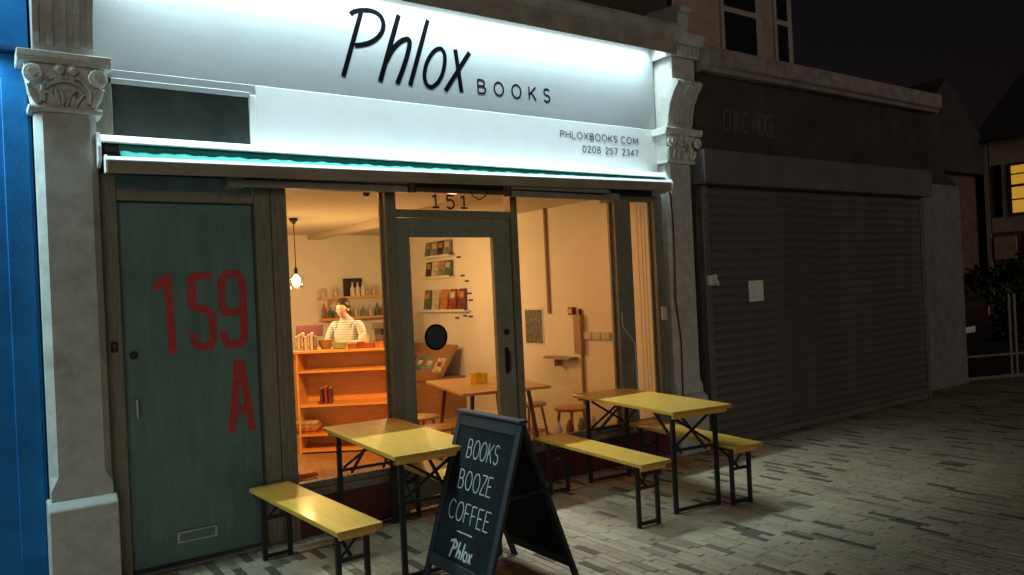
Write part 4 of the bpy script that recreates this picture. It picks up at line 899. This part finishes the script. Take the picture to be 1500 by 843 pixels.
# plant on the display
pt = thing('potted_plant', 'tall dark leafy plant in a pot beside the book ledges', 'plant', (5.25, 10.4, .95))
pp = on_x(606, 505, 5.28)
MB().lathe([(.07, pp.z-.36), (.09, pp.z-.2), (.095, pp.z-.2)], (5.05, pp.y-.05, 0), 14).build('pot', 'terracotta', pt, smooth=True)
B('stand', 'display_wood', pt, 4.95, 5.15, pp.y-.15, pp.y+.05, .013, pp.z-.361)
MB().tube([(5.05, pp.y-.05, pp.z-.2), (5.06, pp.y-.04, pp.z+.2), (5.04, pp.y-.06, pp.z+.55)], [.015, .012, .006], 6).build('stem', 'bark', pt)
def pin(p, r):
    dz = (p.z-pp.z-.18)/.5; return abs(dz) < 1 and math.hypot(p.x-5.05, p.y-pp.y+.05) < .16*(1-dz*dz*.7)*r.uniform(.4, 1)
leaf_cloud('foliage', 'leaf', pt, pin, 420, .05, ((4.8, 5.3), (pp.y-.35, pp.y+.2), (pp.z-.35, pp.z+.7)), 9)
# inner dining table, pot, stools
it = thing('dining_table', 'pale wooden table inside the shop behind the glass door', 'table', (0, 0, 0))
MB().box(-.44, .44, -.64, .64, .722, .75).build('top', 'table_wood', it, bevel=.004)
for sx in (-1, 1):
    for sy in (-1, 1): MB().tube([(sx*.36, sy*.55, 0), (sx*.28, sy*.45, .72)], [.015, .022], 8).build('leg', 'plum', it)
it.location = (4.23, 6.56, .012); it.rotation_euler = (0, 0, radians(-14))
yc = thing('yellow_pot', 'bright yellow card pot on the inner dining table', 'pot', (4.16, 6.62, .7625))
MB().prism([(4.16+.062*cos(a*pi/3), 6.62+.062*sin(a*pi/3)) for a in range(6)], 'z', .7635, .875).build('pot', 'yellow_card', yc, bevel=.003)
MB().prism([(4.235+.045*cos(a*pi/3), 6.585+.045*sin(a*pi/3)) for a in range(6)], 'z', .7635, .865).build('small_pot', 'yellow_card', yc, bevel=.003)
def stool(label, x, y, rz):
    t = thing('stool', label, 'stool', (0, 0, 0), 'wooden stools inside the bookshop')
    MB().lathe([(.165, .42), (.175, .425), (.175, .445), (.165, .45)], (0, 0, 0), 20).build('seat', 'stool_wood', t, smooth=True)
    for k in range(4):
        a = k*pi/2+pi/4; MB().tube([(.19*cos(a), .19*sin(a), 0), (.12*cos(a), .12*sin(a), .42)], .015, 8).build('leg', 'stool_wood', t)
    for k in range(4):
        a = k*pi/2+pi/4; b = a+pi/2; MB().tube([(.165*cos(a), .165*sin(a), .15), (.165*cos(b), .165*sin(b), .15)], .009, 6).build('rung', 'stool_wood', t)
    t.location = (x, y, .012); t.rotation_euler = (0, 0, rz); return t
stool('wooden stool under the edge of the inner table by the side wall', 4.92, 6.75, .3)
stool('wooden stool inside the far window below the small wall shelf', 5.02, 6.18, .1)
stool('wooden stool at the counter side of the inner table', 3.70, 6.95, .5)
stool('wooden stool pulled up to the table just behind the glass door', 3.52, 6.28, .2)
# wall fittings
def onw(px, py): return on_x(px, py, WX)
a = onw(768, 452); b = onw(798, 506)
po = tag(MB().box(WX-.006, WX-.001, b.y, a.y, b.z, a.z).build('poster', 'paper', None), 'grey printed poster on the orange lit side wall', 'poster')
B('print', 'poster_ink', po, WX-.0075, WX-.0062, b.y+.02, a.y-.02, b.z+.02, a.z-.02)
a = onw(799, 300); tag(MB().tube([(WX-.02, 7.07, 2.598), (WX-.02, 7.07, 1.39)], .018, 8).build('pipe', 'conduit', None, smooth=True), 'vertical pipe down the side wall from the ceiling', 'pipe')
a = onw(840, 456); al = tag(MB().box(WX-.05, WX-.001, a.y-.045, a.y+.045, a.z-.045, a.z+.045).build('call_point', 'red_plastic', None, bevel=.005), 'red fire alarm call point on the side wall', 'alarm'); B('button', 'paper', al, WX-.054, WX-.0505, a.y-.02, a.y+.02, a.z-.02, a.z+.02)
tr_ = thing('trunking', 'vertical brown cable trunking with a pipe below on the side wall', 'trunking', (WX-.02, 6.56, .5)); B('cover', 'conduit', tr_, WX-.06, WX-.001, 6.48, 6.60, .95, 1.38, bevel=.004); MB().tube([(WX-.02, 6.52, .949), (WX-.02, 6.52, .12)], .016, 8).build('lower_pipe', 'conduit', tr_); MB().tube([(WX-.02, 6.52, 1.381), (WX-.02, 6.52, 1.44)], .016, 8).build('upper_pipe', 'black_metal', tr_)
so = thing('socket_strip', 'row of pale electric sockets on the side wall', 'sockets', (WX, 6.26, 1.15))
for k in range(3): q = B('socket', 'grey_plastic', so, WX-.03, WX-.001, 6.05+k*.145, 6.185+k*.145, 1.11, 1.19, bevel=.004); B('switch', 'paper', q, WX-.034, WX-.0305, 6.08+k*.145, 6.10+k*.145, 1.13, 1.17)
sw = thing('small_shelf', 'narrow brown shelf low on the side wall', 'shelf', (WX, 6.8, .9)); B('board', 'conduit', sw, WX-.14, WX-.001, 6.61, 7.06, .885, .91); B('bracket', 'conduit', sw, WX-.1, WX-.002, 6.9, 6.915, .80, .884)
for k in range(4):
    o = MB().lathe([(.03, 0), (.04, .06), (.03, .1), (.01, .14)], (0, 0, 0), 10).build('ornament', ['cream_ceramic', 'brown_jar', 'book_grey', 'cream_ceramic'][k], None, smooth=True); o.location = (4.35+.14*k, 5.56, .331); tag(o, CW[o.data.materials[0].name]+' small ornament on the far window sill', 'ornament', 'ornaments on the window sill')
B('inner_sill', 'plywood', shop, 3.89, 5.49, F+.0905, F+.22, .29, .3305); B('inner_sill', 'plywood', shop, 1.88, 2.635, F+.0905, F+.22, .29, .3305)

# ================================================================== PERSON behind the counter
def skin_mesh(name, nodes, edges, sub=2):
    me = bpy.data.meshes.new(name); keys = list(nodes); me.from_pydata([nodes[k][0] for k in keys], [(keys.index(a), keys.index(b)) for a, b in edges], [])
    o = bpy.data.objects.new(name, me); COL.objects.link(o)
    md = o.modifiers.new('skin', 'SKIN'); md.use_smooth_shade = True
    for i, k in enumerate(keys):
        r = nodes[k][1]; me.skin_vertices[0].data[i].radius = r if isinstance(r, tuple) else (r, r); me.skin_vertices[0].data[i].use_root = (i == 0)
    s = o.modifiers.new('sub', 'SUBSURF'); s.levels = sub; s.render_levels = sub
    dg = bpy.context.evaluated_depsgraph_get(); m2 = bpy.data.meshes.new_from_object(o.evaluated_get(dg)); o.modifiers.clear(); o.data = m2
    bpy.data.meshes.remove(me); return o
# local frame: x = person's left, -y = forward
Nn_ = {'pelvis': ((0, 0, .93), (.15, .11)), 'waist': ((0, -.01, 1.08), (.135, .10)), 'chest': ((0, -.03, 1.26), (.16, .115)), 'neckbase': ((0, -.045, 1.425), (.075, .06)), 'neck': ((0, -.085, 1.465), .048), 'jaw': ((0, -.135, 1.49), (.048, .058)), 'skull': ((0, -.13, 1.55), (.070, .085)), 'crown': ((0, -.11, 1.60), (.055, .07))}
Ee = [('pelvis', 'waist'), ('waist', 'chest'), ('chest', 'neckbase'), ('neckbase', 'neck'), ('neck', 'jaw'), ('jaw', 'skull'), ('skull', 'crown')]
for s, n in ((1, 'L'), (-1, 'R')):
    Nn_.update({'sh'+n: ((s*.17, -.03, 1.37), .062), 'el'+n: ((s*.25, -.08, 1.13), .045), 'wr'+n: ((s*.13, -.30, 1.16), .030), 'pa'+n: ((s*.10, -.375, 1.155), (.036, .018)),
                'hip'+n: ((s*.09, 0, .86), .095), 'kn'+n: ((s*.10, -.01, .48), .062), 'an'+n: ((s*.10, .01, .09), .04), 'toe'+n: ((s*.11, -.14, .04), .036)})
    Ee += [('chest', 'sh'+n), ('sh'+n, 'el'+n), ('el'+n, 'wr'+n), ('wr'+n, 'pa'+n), ('pelvis', 'hip'+n), ('hip'+n, 'kn'+n), ('kn'+n, 'an'+n), ('an'+n, 'toe'+n)]
    for i in range(4):
        a = (i-1.5)*.018; Nn_['f%d%s' % (i, n)] = ((s*.10+a, -.425-.006*(i in (1, 2)), 1.150), .009); Nn_['g%d%s' % (i, n)] = ((s*.095+a, -.455-.008*(i in (1, 2)), 1.138), .0075); Ee += [('pa'+n, 'f%d%s' % (i, n)), ('f%d%s' % (i, n), 'g%d%s' % (i, n))]
    Nn_['th'+n] = ((s*.06, -.375, 1.148), .010); Nn_['tt'+n] = ((s*.048, -.405, 1.142), .008); Ee += [('pa'+n, 'th'+n), ('th'+n, 'tt'+n)]
pe = skin_mesh('person', Nn_, Ee)
for m_ in ('striped_top', 'trousers', 'skin'): pe.data.materials.append(MATS[m_])
for p in pe.data.polygons:
    c = p.center; p.use_smooth = True
    if c.z < .93: p.material_index = 1
    elif c.z > 1.448 and abs(c.x) < .1: p.material_index = 2
    elif c.y < -.27: p.material_index = 2
tag(pe, 'person in a striped grey top looking down behind the counter', 'person')
hm = MB().lathe([(.012, .10), (.05, .092), (.082, .06), (.093, .015), (.09, -.03), (.07, -.06)], (0, 0, 0), 16)
rh = random.Random(2); hm.v = [(x*.86*rh.uniform(.94, 1.06), y*1.04*rh.uniform(.95, 1.05)+(.03 if z < 0 else .012), z*.92+rh.uniform(-.006, .006)+(.02 if y < -.04 and z < .03 else 0)) for x, y, z in hm.v]
hr = hm.build('hair', 'hair', pe, smooth=True); hr.location = (0, -.102, 1.578); hr.rotation_euler = (radians(6), 0, 0)
MB().lathe([(.002, -.02), (.012, -.012), (.014, 0)], (0, -.217, 1.512), 8, 'y').build('nose', 'skin', pe, smooth=True)
for s in (-1, 1):
    MB().lathe([(.002, -.006), (.006, -.003), (.007, .004)], (s*.028, -.209, 1.542), 8, 'y').build('eye', 'ink', pe, smooth=True)
    MB().lathe([(.010, -.012), (.020, 0), (.012, .012)], (s*.076, -.118, 1.532), 8, 'x').build('ear', 'skin', pe, smooth=True)
MB().box(-.022, .022, -.199, -.190, 1.484, 1.489).build('mouth', 'book_red', pe)
pp_ = cpt(-.10, .78); pe.location = (pp_.x, pp_.y, .012); pe.rotation_euler = (0, 0, CR+radians(-18))
